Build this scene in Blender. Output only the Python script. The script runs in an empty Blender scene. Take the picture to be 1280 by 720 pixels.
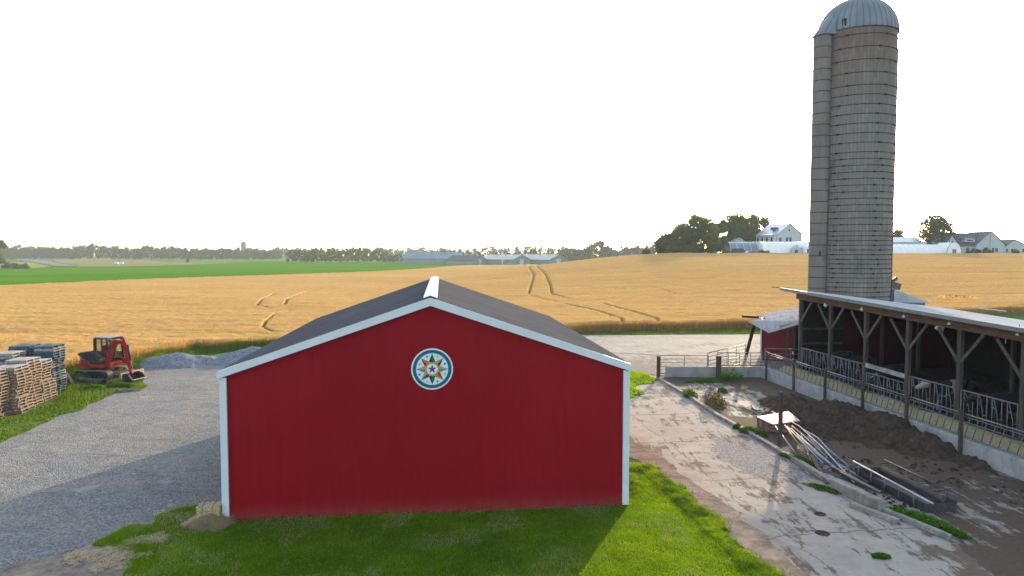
import bpy, math, random
import numpy as np
from mathutils import Vector, Matrix, Euler
random.seed(7); rng = np.random.default_rng(7)
S = bpy.context.scene
COL = S.collection
PI = math.pi
R = math.radians

# ------------------------------------------------------------------ camera maths
CAMZ = 7.7; F = 853.0; PITCH = math.atan(45.0/853.0)
cp, sp = math.cos(PITCH), math.sin(PITCH)
def ray(px, py):
    u = (px-640)/F; v = (py-360)/F
    return (u, cp - v*sp, -sp - v*cp)
def sstep(t):
    t = np.clip(t, 0, 1); return t*t*(3-2*t)
def terr(x, y):
    x = np.asarray(x, float); y = np.asarray(y, float)
    far = np.maximum(0, y-200)
    x0 = -30 + far*.25
    a = sstep((x-x0)/(80+far*.05))
    return 6.5*a*sstep((y-62)/143.0)
def ground(px, py, dz=0.0):
    """first place where the line of sight meets the terrain (raised by dz)"""
    d = ray(px, py)
    k = 10.0; prev = k
    while k < 1500:
        x, y, z = d[0]*k, d[1]*k, CAMZ+d[2]*k
        if z <= terr(x, y)+dz:
            lo, hi = prev, k
            for _ in range(30):
                m = (lo+hi)/2
                if CAMZ+d[2]*m <= terr(d[0]*m, d[1]*m)+dz: hi = m
                else: lo = m
            return (d[0]*hi, d[1]*hi, float(terr(d[0]*hi, d[1]*hi)))
        prev = k; k *= 1.01
    return (d[0]*1500, d[1]*1500, 0)
def at(px, py, Y):
    d = ray(px, py); k = Y/d[1]
    return Vector((d[0]*k, Y, CAMZ+d[2]*k))

# ------------------------------------------------------------------ noise
def vnoise(x, y, seed=0):
    xi = np.floor(x).astype(np.int64); yi = np.floor(y).astype(np.int64)
    fx = x-xi; fy = y-yi
    fx = fx*fx*(3-2*fx); fy = fy*fy*(3-2*fy)
    def h(a, b):
        n = (a*374761393 + b*668265263 + seed*1442695041) & 0xffffffff
        n = ((n ^ (n >> 13))*1274126177) & 0xffffffff
        return ((n ^ (n >> 16)) & 0xffff)/65535.0
    return (h(xi,yi)*(1-fx)+h(xi+1,yi)*fx)*(1-fy)+(h(xi,yi+1)*(1-fx)+h(xi+1,yi+1)*fx)*fy
def fbm(x, y, seed=0, o=4):
    r = 0; a = .5; t = 0
    for i in range(o):
        r = r + a*vnoise(x*2**i, y*2**i, seed+i*17); t += a; a *= .5
    return r/t

# ------------------------------------------------------------------ materials
def newmat(name):
    m = bpy.data.materials.new(name); m.use_nodes = True
    nt = m.node_tree; b = nt.nodes['Principled BSDF']
    return m, nt, b
class N:
    """tiny node helper"""
    def __init__(s, nt): s.nt = nt; s.tc = None
    def n(s, t, **kw):
        q = s.nt.nodes.new(t)
        for k, v in kw.items():
            if k in q.inputs: q.inputs[k].default_value = v
            else: setattr(q, k, v)
        return q
    def l(s, a, b): s.nt.links.new(a, b)
    def coord(s, kind='Object', scale=(1,1,1), rot=(0,0,0)):
        tc = s.n('ShaderNodeTexCoord'); mp = s.n('ShaderNodeMapping')
        mp.inputs['Scale'].default_value = scale; mp.inputs['Rotation'].default_value = rot
        s.l(tc.outputs[kind], mp.inputs[0]); return mp.outputs[0]
    def noise(s, vec, scale, detail=4, rough=.6, dist=0):
        q = s.n('ShaderNodeTexNoise'); q.inputs['Scale'].default_value = scale
        q.inputs['Detail'].default_value = detail; q.inputs['Roughness'].default_value = rough
        q.inputs['Distortion'].default_value = dist
        s.l(vec, q.inputs['Vector']); return q.outputs['Fac']
    def vor(s, vec, scale, feat='F1', out='Distance'):
        q = s.n('ShaderNodeTexVoronoi'); q.feature = feat; q.inputs['Scale'].default_value = scale
        s.l(vec, q.inputs['Vector']); return q.outputs[out]
    def ramp(s, fac, stops):
        q = s.n('ShaderNodeValToRGB'); s.l(fac, q.inputs[0]); e = q.color_ramp.elements
        while len(e) < len(stops): e.new(.5)
        for i, (p, c) in enumerate(stops):
            e[i].position = p; e[i].color = (c, c, c, 1) if not hasattr(c, '__len__') else (*c, 1)
        return q.outputs[0]
    def mix(s, fac, a, b, mode='MIX'):
        q = s.n('ShaderNodeMix'); q.data_type = 'RGBA'; q.blend_type = mode
        for sock, v in ((q.inputs[0], fac), (q.inputs[6], a), (q.inputs[7], b)):
            if hasattr(v, 'links') or hasattr(v, 'is_linked'): s.l(v, sock)
            elif hasattr(v, '__len__'): sock.default_value = (*v, 1)
            else: sock.default_value = v
        return q.outputs[2]
    def math(s, op, a, b=0.0, c=None, clamp=False):
        q = s.n('ShaderNodeMath'); q.operation = op; q.use_clamp = clamp
        for i, v in enumerate((a, b) if c is None else (a, b, c)):
            if hasattr(v, 'is_linked'): s.l(v, q.inputs[i])
            else: q.inputs[i].default_value = v
        return q.outputs[0]
    def bump(s, h, b, strength=.5, dist=.02):
        q = s.n('ShaderNodeBump'); q.inputs['Strength'].default_value = strength
        q.inputs['Distance'].default_value = dist
        s.l(h, q.inputs['Height']); s.l(q.outputs[0], b.inputs['Normal']); return q
    def sep(s, vec):
        q = s.n('ShaderNodeSeparateXYZ'); s.l(vec, q.inputs[0]); return q.outputs

def simple(name, c, rough=.6, metal=0, var=.25, scale=6, spec=.5, bump=0, stretch=(1,1,1), dirt=None, dirt_amt=.4):
    if spec == .5 and not metal and rough > .35: spec = .12
    m, nt, b = newmat(name); n = N(nt)
    v = n.coord('Object', stretch)
    f = n.noise(v, scale, 5, .65)
    lo = tuple(x*(1-var) for x in c); hi = tuple(min(1, x*(1+var)) for x in c)
    col = n.mix(n.ramp(f, [(.3, 0.), (.7, 1.)]), lo, hi)
    if dirt:
        f2 = n.noise(n.coord('Object', (1,1,.35)), 1.7, 6, .7)
        col = n.mix(n.ramp(f2, [(.5, 0.), (.75, dirt_amt)]), col, dirt)
    n.l(col, b.inputs['Base Color'])
    b.inputs['Roughness'].default_value = rough; b.inputs['Metallic'].default_value = metal
    b.inputs['Specular IOR Level'].default_value = spec
    if bump: n.bump(n.noise(v, scale*6, 4, .7), b, bump, .01)
    return m

M = {}
M['red_metal'] = None
def mk_red(name, c, rib, axis=0):
    m, nt, b = newmat(name); n = N(nt)
    v = n.coord('Object'); x = n.sep(v)[axis]
    w = n.math('FRACT', n.math('MULTIPLY', x, 1/rib))
    w = n.math('ABSOLUTE', n.math('SUBTRACT', w, .5))
    prof = n.ramp(w, [(.0, 1.), (.06, 1.), (.12, 0.), (.42, 0.)])
    f = n.noise(n.coord('Object', (1, 1, .3)), .5, 6, .6)
    f2 = n.noise(v, 60, 2, .5)
    col = n.mix(n.ramp(f, [(.35, 0.), (.7, 1.)]), tuple(q*.92 for q in c), tuple(q*1.05 for q in c))
    col = n.mix(n.ramp(f2, [(.74, 0.), (.8, .25)]), col, (.3, .16, .15))
    # rain splash dust low on the wall
    z = n.sep(v)[2]
    dl = n.math('MULTIPLY', n.ramp(z, [(0, .7), (.25, .2), (.5, 0.)]), n.noise(n.coord('Object', (3,3,1)), 2, 4, .6))
    col = n.mix(dl, col, (.2, .12, .09))
    n.l(col, b.inputs['Base Color']); b.inputs['Roughness'].default_value = .55
    b.inputs['Specular IOR Level'].default_value = .1
    n.bump(prof, b, .2, .012)
    return m
M['barn_red'] = mk_red('barn_red', (.25, .003, .010), .229)
M['barn_red_side'] = mk_red('barn_red_side', (.27, .008, .015), .229, 1)
M['shed_red'] = mk_red('shed_red', (.20, .022, .035), .3)
M['shed_red_shaded'] = mk_red('shed_red_shaded', (.05, .008, .009), .3)  # darker copy of the red, with the shed's interior shade in the colour
def mk_roof(name, c, rib, axis, rough=.45, metal=0.0, stain=(.3,.3,.3), amt=.2, bs=.5):
    m, nt, b = newmat(name); n = N(nt)
    v = n.coord('Object'); x = n.sep(v)[axis]
    w = n.math('ABSOLUTE', n.math('SUBTRACT', n.math('FRACT', n.math('MULTIPLY', x, 1/rib)), .5))
    prof = n.ramp(w, [(.0, 1.), (.08, 1.), (.16, 0.), (.5, 0.)])
    f = n.noise(v, .8, 6, .65)
    col = n.mix(n.ramp(f, [(.35, 0.), (.7, 1.)]), tuple(q*.85 for q in c), tuple(min(1,q*1.12) for q in c))
    st = (3, .3, 1) if axis == 0 else (.3, 3, 1)
    col = n.mix(n.ramp(n.noise(n.coord('Object', st), 1.5, 5, .7), [(.5, 0.), (.72, amt)]), col, stain)
    n.l(col, b.inputs['Base Color'])
    b.inputs['Roughness'].default_value = rough; b.inputs['Metallic'].default_value = metal; b.inputs['Specular IOR Level'].default_value = 0
    n.bump(prof, b, bs, .02)
    return m
M['dark_roof'] = mk_roof('dark_roof', (.088, .09, .097), .229, 1, .75, 0, (.12,.12,.125), .3)
M['white_metal'] = simple('white_trim_metal', (.62, .645, .655), .45, 0, .06, 2, dirt=(.5,.48,.44), dirt_amt=.2)
M['ridge_plastic'] = simple('ridge_cap_white', (.82, .81, .78), .5, 0, .12, 14, dirt=(.35,.33,.3), dirt_amt=.4)
M['galv_roof'] = mk_roof('galvanised_roof', (.40, .43, .45), .3, 1, .6, 0, (.24,.2,.17), .45)
M['galv'] = simple('galvanised_steel', (.155, .163, .17), .55, .3, .2, 4, dirt=(.2,.13,.08), dirt_amt=.5)
M['steel_dark'] = simple('dark_steel', (.09, .09, .1), .5, .5, .4, 6, dirt=(.16,.09,.05), dirt_amt=.7)
M['pipe_pale'] = simple('pale_pipe', (.55, .52, .5), .4, .3, .2, 5, dirt=(.25,.15,.1), dirt_amt=.5)
M['pipe_orange'] = simple('rusty_orange_pipe', (.5, .26, .14), .6, .1, .3, 6)
M['pipe_teal'] = simple('blue_grey_pipe', (.16, .25, .29), .4, .2, .3, 5)
M['wood_grey'] = simple('weathered_wood', (.08, .066, .056), .85, 0, .35, 5, stretch=(1,1,.15), bump=.3)
M['wood_brown'] = simple('brown_beam_wood', (.115, .075, .055), .85, 0, .35, 5, stretch=(3,.3,3), bump=.3)
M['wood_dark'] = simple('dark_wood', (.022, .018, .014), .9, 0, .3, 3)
M['wood_brace'] = simple('brace_wood', (.10, .085, .073), .85, 0, .3, 5)
M['board_pink'] = simple('pale_pink_board', (.55, .36, .30), .6, 0, .1, 4)
M['pallet_wood'] = simple('pallet_wood', (.25, .19, .14), .9, 0, .4, 3, bump=.2, dirt=(.16,.12,.09), dirt_amt=.7)
M['pallet_blue'] = simple('pallet_blue_paint', (.045, .09, .125), .8, 0, .5, 3, bump=.2, dirt=(.2,.2,.2), dirt_amt=.6)
M['pallet_grey'] = simple('pallet_grey_wood', (.3, .29, .27), .9, 0, .4, 3, bump=.2)
M['concrete_wall'] = simple('concrete_wall', (.34, .34, .33), .85, 0, .2, 2, bump=.3, dirt=(.13,.1,.07), dirt_amt=.7)
M['curb'] = simple('curb_concrete', (.27, .25, .22), .9, 0, .35, 3, bump=.5, dirt=(.1,.085,.06), dirt_amt=.8)
M['white_paint'] = simple('white_paint', (.75, .76, .76), .6, 0, .08, 2)
M['siding_white'] = simple('white_siding', (.42, .47, .49), .6, 0, .08, 1)
M['slate'] = simple('slate_shingles', (.1, .11, .12), .8, 0, .3, 2)
M['pale_roof'] = simple('pale_metal_roof', (.5, .54, .55), .35, .3, .1, 1)
M['window'] = simple('window_glass', (.03, .035, .04), .15, 0, .2, 1)
M['poly_film'] = simple('greenhouse_film', (.85, .83, .81), .4, 0, .06, .5)
def mk_film():
    m = bpy.data.materials.new('greenhouse_film_glow'); m.use_nodes = True; nt = m.node_tree; n = N(nt)
    for q in list(nt.nodes): nt.nodes.remove(q)
    out = n.n('ShaderNodeOutputMaterial'); c = n.mix(n.noise(n.coord('Object'), .6, 3, .5), (.80,.78,.75), (.92,.90,.88))
    d = n.n('ShaderNodeBsdfDiffuse'); t = n.n('ShaderNodeBsdfTranslucent'); mx = n.n('ShaderNodeMixShader'); mx.inputs[0].default_value = .5
    n.l(c, d.inputs[0]); n.l(c, t.inputs[0]); n.l(d.outputs[0], mx.inputs[1]); n.l(t.outputs[0], mx.inputs[2]); n.l(mx.outputs[0], out.inputs[0]); return m
M['poly_film'] = simple('greenhouse_film', (.90,.85,.80), .6, 0, .06, .5)
M['blue_roof'] = simple('blue_grey_roof', (.2, .245, .28), .5, .2, .1, .3)
M['barn_grey'] = simple('grey_green_siding', (.22, .26, .25), .7, 0, .15, .3)
M['barn_lightroof'] = simple('light_grey_roof', (.34, .345, .33), .5, .1, .1, .3)
M['light_blue_roof'] = simple('light_blue_roof', (.35, .5, .62), .5, .1, .1, .3)
M['mach_red'] = simple('machine_red', (.30, .022, .014), .42, 0, .15, 3, dirt=(.25,.16,.1), dirt_amt=.5)
M['mach_black'] = simple('machine_black', (.028, .03, .034), .5, 0, .3, 5, dirt=(.12,.1,.08), dirt_amt=.4)
M['rubber'] = simple('track_rubber', (.05, .045, .04), .85, 0, .4, 6, dirt=(.22,.18,.14), dirt_amt=.8)
M['track_dusty'] = simple('dusty_track', (.2, .17, .14), .9, 0, .3, 8)
M['mach_tan'] = simple('worn_steel_tan', (.24, .20, .16), .6, .2, .25, 4)
M['chrome'] = simple('cylinder_rod', (.6, .6, .6), .25, .9, .05, 2)
M['water_tower'] = simple('tower_grey', (.05, .05, .05), .7)
M['bulb_white'] = simple('lamp_white', (.75, .74, .7), .5)
M['tyre'] = simple('tyre_black', (.02, .02, .02), .8)
M['car_dark'] = simple('dark_car_paint', (.03, .05, .06), .3)
M['car_grey'] = simple('grey_car_paint', (.35, .38, .4), .3)
M['tank_blue'] = simple('blue_tank_plastic', (.06, .2, .4), .5)
M['feed'] = simple('silage_feed', (.30, .25, .14), .95, 0, .35, 9, bump=.6)
M['alley'] = simple('alley_concrete', (.14, .14, .145), .8, 0, .3, 1.5, dirt=(.12,.1,.06), dirt_amt=.7)
M['pipe_black'] = simple('black_drain_pipe', (.03, .035, .035), .45, 0, .3, 4, dirt=(.2,.2,.18), dirt_amt=.6)
for nm, c in dict(hx_blue=(.03,.16,.27), hx_teal=(.03,.28,.3), hx_green=(.01,.17,.09), hx_dgreen=(.01,.05,.05), hx_red=(.33,.03,.025), hx_orange=(.5,.2,.04), hx_gold=(.5,.3,.08), hx_navy=(.02,.04,.16), hx_peach=(.55,.25,.15), hx_white=(.68,.74,.74), hx_purple=(.12,.05,.2), hx_sage=(.3,.42,.33)).items():
    M[nm] = simple(nm, c, .5, 0, .1, 10)

def mk_glass():
    m, nt, b = newmat('cab_glass')
    b.inputs['Base Color'].default_value = (.75,.8,.8,1); b.inputs['Roughness'].default_value = .05
    b.inputs['Transmission Weight'].default_value = 1; b.inputs['IOR'].default_value = 1.1
    return m
M['glass'] = mk_glass()

def mk_leaf(name, c1, c2, trans=.35, scale=.35, tint=None):
    m = bpy.data.materials.new(name); m.use_nodes = True; nt = m.node_tree; n = N(nt)
    for q in list(nt.nodes): nt.nodes.remove(q)
    out = n.n('ShaderNodeOutputMaterial')
    v = n.coord('Object')
    oi = n.n('ShaderNodeObjectInfo')
    f = n.ramp(n.noise(v, scale, 3, .6), [(.3, 0.), (.7, 1.)])
    gi = n.n('ShaderNodeNewGeometry')
    col = n.mix(f, c1, c2)
    rnd = gi.outputs['Random Per Island']
    col = n.mix(n.math('MULTIPLY', rnd, .5), col, tuple(q*.55 for q in c1))
    hs = n.n('ShaderNodeHueSaturation'); n.l(col, hs.inputs['Color'])
    n.l(n.math('ADD', .8, n.math('MULTIPLY', oi.outputs['Random'], .4)), hs.inputs['Value'])
    col = hs.outputs[0]
    d = n.n('ShaderNodeBsdfDiffuse'); t = n.n('ShaderNodeBsdfTranslucent'); mx = n.n('ShaderNodeMixShader')
    n.l(col, d.inputs[0])
    tc = n.mix(1.0, col, tint or (1.25, 1.2, .5), 'MULTIPLY'); n.l(tc, t.inputs[0])
    mx.inputs[0].default_value = trans
    n.l(d.outputs[0], mx.inputs[1]); n.l(t.outputs[0], mx.inputs[2]); n.l(mx.outputs[0], out.inputs[0])
    return m
M['leaf'] = mk_leaf('leaf_green', (.08,.13,.04), (.12,.175,.06))
M['leaf_light'] = mk_leaf('leaf_light_green', (.09,.135,.03), (.145,.185,.05))
M['leaf_dark'] = mk_leaf('leaf_dark_green', (.058,.11,.038), (.09,.15,.052))
M['leaf_far'] = mk_leaf('leaf_far', (.05,.085,.04), (.08,.115,.05), .25, .05)
M['grass'] = mk_leaf('grass_blades', (.12,.24,.010), (.24,.37,.012), .62, .5, (1.3,1.25,.4))
M['grass_dry'] = mk_leaf('weedy_grass', (.08,.16,.02), (.15,.22,.035), .4, .5, (1.3,1.25,.4))
M['weed'] = mk_leaf('weed_leaves', (.06,.16,.02), (.11,.24,.03), .35, 2)
M['weed_dry'] = mk_leaf('dry_weed', (.18,.12,.06), (.14,.18,.05), .3, 2)
M['straw'] = mk_leaf('straw', (.60,.46,.28), (.74,.59,.38), .2, 2, (1,1,1))
M['wheat_ear'] = mk_leaf('wheat_ears', (.52,.33,.12), (.66,.45,.18), .45, .12, (1.2,1.0,.62))
M['bark'] = simple('bark', (.1,.08,.06), .95, 0, .4, 3)

# ------------------------------------------------------------------ mesh building
def new_ob(name, me, mat=None, parent=None):
    o = bpy.data.objects.new(name, me); COL.objects.link(o)
    if mat is not None and me is not None:
        if isinstance(mat, (list, tuple)):
            for q in mat: me.materials.append(q)
        else: me.materials.append(mat)
    if parent is not None: o.parent = parent
    return o
def tag(o, label=None, cat=None, group=None, kind=None):
    if label: o['label'] = label
    if cat: o['category'] = cat
    if group: o['group'] = group
    if kind: o['kind'] = kind
    return o
def thing(name, label, cat, loc=(0,0,0), rz=0, group=None):
    o = bpy.data.objects.new(name, None); COL.objects.link(o)
    o.location = loc; o.rotation_euler = (0,0,rz); o.empty_display_size = .3
    return tag(o, label, cat, group)
def copy_tree(o, parent=None):
    c = o.copy(); COL.objects.link(c); c.parent = parent
    for ch in list(o.children): copy_tree(ch, c)
    return c
class MB:
    def __init__(s): s.v = []; s.f = []; s.sm = []
    def add(s, vs, fs, smooth=False):
        k = len(s.v); s.v += [tuple(q) for q in vs]
        s.f += [tuple(i+k for i in f) for f in fs]; s.sm += [smooth]*len(fs); return s
    def box(s, c, d, rot=None):
        x, y, z = d[0]/2, d[1]/2, d[2]/2
        vs = [Vector((a*x, b*y, e*z)) for a in (-1,1) for b in (-1,1) for e in (-1,1)]
        if rot is not None:
            m = rot if isinstance(rot, Matrix) else Euler(rot).to_matrix()
            vs = [m @ q for q in vs]
        vs = [q+Vector(c) for q in vs]
        return s.add(vs, [(0,1,3,2),(4,6,7,5),(0,4,5,1),(2,3,7,6),(0,2,6,4),(1,5,7,3)])
    def beam(s, p, q, w, h):
        p = Vector(p); q = Vector(q); d = q-p; L = d.length
        m = d.to_track_quat('Y', 'Z').to_matrix()
        return s.box((p+q)/2, (w, L, h), m)
    def tube(s, pts, r, n=8, caps=True, smooth=True):
        pts = [Vector(p) for p in pts]; rr = r if hasattr(r, '__len__') else [r]*len(pts)
        rings = []
        for i, p in enumerate(pts):
            d = (pts[min(i+1, len(pts)-1)] - pts[max(i-1, 0)]).normalized()
            up = Vector((0,0,1)) if abs(d.z) < .9 else Vector((1,0,0))
            a = d.cross(up).normalized(); b = d.cross(a).normalized()
            rings.append([p + (a*math.cos(2*PI*k/n)+b*math.sin(2*PI*k/n))*rr[i] for k in range(n)])
        vs = [q for g in rings for q in g]; fs = []
        for i in range(len(pts)-1):
            for k in range(n):
                fs.append((i*n+k, i*n+(k+1)%n, (i+1)*n+(k+1)%n, (i+1)*n+k))
        s.add(vs, fs, smooth)
        if caps:
            k0 = len(s.v)-len(vs)
            s.f.append(tuple(k0+k for k in reversed(range(n)))); s.sm.append(False)
            s.f.append(tuple(k0+(len(pts)-1)*n+k for k in range(n))); s.sm.append(False)
        return s
    def lathe(s, prof, n=24, c=(0,0,0), a0=0, a1=2*PI, smooth=True, fn=None):
        full = abs(a1-a0-2*PI) < 1e-6; m = n if full else n+1
        vs = []
        for (r, z) in prof:
            for k in range(m):
                a = a0+(a1-a0)*k/n; rr = r*(fn(a, z) if fn else 1)
                vs.append((c[0]+rr*math.cos(a), c[1]+rr*math.sin(a), c[2]+z))
        fs = []
        for i in range(len(prof)-1):
            for k in range(n):
                j = (k+1) % m
                fs.append((i*m+k, i*m+j, (i+1)*m+j, (i+1)*m+k))
        return s.add(vs, fs, smooth)
    def prism(s, poly, d0, d1, axis='y'):
        """poly of (a,b) extruded along an axis"""
        def P(a, b, d): return {'y': (a, d, b), 'x': (d, a, b), 'z': (a, b, d)}[axis]
        n = len(poly); vs = [P(a, b, d0) for a, b in poly]+[P(a, b, d1) for a, b in poly]
        fs = [tuple(range(n)), tuple(reversed(range(n, 2*n)))]
        fs += [(i, i+n, (i+1) % n+n, (i+1) % n) for i in range(n)]
        return s.add(vs, fs)
    def build(s, name, mat=None, parent=None, bevel=0, fixn=True):
        me = bpy.data.meshes.new(name); me.from_pydata(s.v, [], s.f)
        me.polygons.foreach_set('use_smooth', s.sm); me.update()
        if fixn:
            import bmesh
            b = bmesh.new(); b.from_mesh(me); bmesh.ops.recalc_face_normals(b, faces=b.faces)
            if bevel: bmesh.ops.bevel(b, geom=b.edges[:], offset=bevel, segments=1, affect='EDGES', clamp_overlap=True)
            b.to_mesh(me); b.free()
        return new_ob(name, me, mat, parent)
def np_mesh(name, v, f, mat=None, parent=None, smooth=False):
    """v (n,3), f (m,k) arrays"""
    me = bpy.data.meshes.new(name); n = len(v); m, k = f.shape
    me.vertices.add(n); me.vertices.foreach_set('co', np.ascontiguousarray(v, dtype=np.float32).ravel())
    me.loops.add(m*k); me.loops.foreach_set('vertex_index', np.ascontiguousarray(f, dtype=np.int32).ravel())
    me.polygons.add(m); me.polygons.foreach_set('loop_start', np.arange(0, m*k, k, dtype=np.int32))
    me.polygons.foreach_set('loop_total', np.full(m, k, dtype=np.int32))
    if smooth: me.polygons.foreach_set('use_smooth', np.ones(m, dtype=bool))
    me.update(calc_edges=True); me.validate()
    return new_ob(name, me, mat, parent)
def blades(P, h, w, lean=.35, heading=None, sub=False):
    """triangular blades standing at points P (n,3), heights h (n), widths w (n)"""
    n = len(P); a = rng.uniform(0, 2*PI, n); la = rng.uniform(0, 2*PI, n); ll = rng.uniform(0, lean, n)*h
    dx = np.cos(a)*w/2; dy = np.sin(a)*w/2
    v = np.empty((n, 3, 3))
    v[:,0] = P + np.stack([dx, dy, np.zeros(n)], 1)
    v[:,1] = P - np.stack([dx, dy, np.zeros(n)], 1)
    v[:,2] = P + np.stack([np.cos(la)*ll, np.sin(la)*ll, h], 1)
    return v.reshape(-1, 3), np.arange(3*n).reshape(n, 3)
def inpoly(x, y, poly):
    x = np.asarray(x); y = np.asarray(y); r = np.zeros(x.shape, bool); n = len(poly)
    for i in range(n):
        x0, y0 = poly[i]; x1, y1 = poly[(i+1) % n]
        c = ((y0 > y) != (y1 > y)) & (x < (x1-x0)*(y-y0)/((y1-y0) if y1 != y0 else 1e-9)+x0)
        r ^= c
    return r
def segdist(x, y, a, b):
    ax, ay = a; bx, by = b; dx, dy = bx-ax, by-ay; L = dx*dx+dy*dy+1e-9
    t = np.clip(((x-ax)*dx+(y-ay)*dy)/L, 0, 1)
    return np.hypot(x-ax-t*dx, y-ay-t*dy)
def sdist(x, y, poly):
    d = np.full(np.shape(x), 1e9); n = len(poly)
    for i in range(n): d = np.minimum(d, segdist(x, y, poly[i], poly[(i+1) % n]))
    return np.where(inpoly(x, y, poly), d, -d)
def rough_poly(pts, step=.15, amp=.35, freq=.8, seed=1):
    out = []; n = len(pts)
    for i in range(n):
        a = np.array(pts[i][:2]); b = np.array(pts[(i+1) % n][:2]); L = np.linalg.norm(b-a)
        m = max(1, int(L/step)); nrm = np.array([-(b-a)[1], (b-a)[0]])/max(L, 1e-6)
        for k in range(m):
            p = a+(b-a)*k/m
            q = (fbm(np.array([p[0]*freq]), np.array([p[1]*freq]), seed, 4)[0]-.5)*2*amp
            out.append(tuple(p+nrm*q))
    return out
def sheet(name, pts, z, mat):
    """flat sheet with an uneven outline"""
    from mathutils.geometry import delaunay_2d_cdt
    vs = [Vector(p) for p in pts]
    r = delaunay_2d_cdt(vs, [], [list(range(len(vs)))], 1, 1e-5)
    me = bpy.data.meshes.new(name)
    fs = [f if (r[0][f[1]]-r[0][f[0]]).cross(r[0][f[2]]-r[0][f[0]]) > 0 else list(reversed(f)) for f in r[2]]
    me.from_pydata([(p.x, p.y, z) for p in r[0]], [], fs); me.update()
    return tag(new_ob(name, me, mat), kind='structure')

# ------------------------------------------------------------------ layout frames
AX = math.atan(.131)                       # long axis of the red barn, left of straight ahead
fl = ground(280, 652); fr = ground(784, 632)
BW = 11.95; BL = 15.2; EAVE = 4.25; APEX = 6.28
BARN = Vector(((fl[0]+fr[0])/2, (fl[1]+fr[1])/2, 0))
brz = math.atan2(fr[1]-fl[1], fr[0]-fl[0])
BW = math.hypot(fr[0]-fl[0], fr[1]-fl[1])
print('barn', fl, fr, BW, math.degrees(brz))
def L2W(o, rz, x, y): return (o[0]+x*math.cos(rz)-y*math.sin(rz), o[1]+x*math.sin(rz)+y*math.cos(rz))
SH = math.atan(.111)
def wallX(Y): return 19.6-.102*Y
def lineX(Y): return 22-.111*Y

# ------------------------------------------------------------------ ground surfaces
def mk_ground():
    m, nt, b = newmat('open_ground'); n = N(nt); v = n.coord('Object')
    f = n.noise(v, .05, 5, .6); f2 = n.noise(v, 3, 5, .7)
    c = n.mix(n.ramp(f, [(.4, 0.), (.6, 1.)]), (.07,.12,.03), (.13,.15,.05))
    c = n.mix(n.ramp(f2, [(.3, 0.), (.7, .5)]), c, (.05,.08,.02))
    n.l(c, b.inputs['Base Color']); b.inputs['Roughness'].default_value = 1; b.inputs['Specular IOR Level'].default_value = 0
    n.bump(f2, b, .6, .1); return m
M['ground'] = mk_ground()
def axis_grid(lo, hi, fine_lo, fine_hi, st, grow=1.08):
    a = list(np.arange(fine_lo, fine_hi+st, st)); s = st
    while a[-1] < hi: s *= grow; a.append(a[-1]+s)
    s = st
    while a[0] > lo: s *= grow; a.insert(0, a[0]-s)
    return np.array(a)
xs = axis_grid(-800, 1000, -60, 180, 3); ys = axis_grid(-60, 1350, 60, 420, 3)
X, Y = np.meshgrid(xs, ys); Z = terr(X, Y)
def grid_faces(ny, nx):
    i = np.arange(ny*nx).reshape(ny, nx)
    return np.stack([i[:-1,:-1], i[:-1,1:], i[1:,1:], i[1:,:-1]], -1).reshape(-1, 4)
g = np_mesh('ground', np.stack([X.ravel(), Y.ravel(), Z.ravel()], 1), grid_faces(len(ys), len(xs)), M['ground'], smooth=True)
tag(g, kind='structure')

def mk_gravel():
    m, nt, b = newmat('gravel'); n = N(nt); v = n.coord('Object')
    cell = n.vor(v, 24, 'F1', 'Color'); cd = n.vor(v, 24)
    big = n.noise(v, .35, 6, .65); mid = n.noise(n.coord('Object', (.5, 1, 1), (0,0,.3)), 1.3, 7, .72)
    bw = n.n('ShaderNodeRGBToBW'); n.l(cell, bw.inputs[0])
    c = n.mix(bw.outputs[0], (.075,.08,.083), (.33,.335,.325))
    c2 = n.mix(bw.outputs[0], (.13,.12,.105), (.36,.335,.30))
    c = n.mix(n.ramp(big, [(.42, 0.), (.62, .9)]), c, c2)
    c = n.mix(n.ramp(mid, [(.50, 0.), (.68, .5)]), c, (.10,.092,.083))
    c = n.mix(n.ramp(n.noise(v, .9, 3, .5), [(.62, 0.), (.72, .7)]), c, (.33,.315,.29))
    n.l(c, b.inputs['Base Color']); b.inputs['Roughness'].default_value = .95; b.inputs['Specular IOR Level'].default_value = .02
    h = n.math('ADD', n.math('MULTIPLY', cd, .6), n.math('MULTIPLY', mid, 1.5))
    n.bump(h, b, .8, .05); return m
M['gravel'] = mk_gravel()
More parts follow.
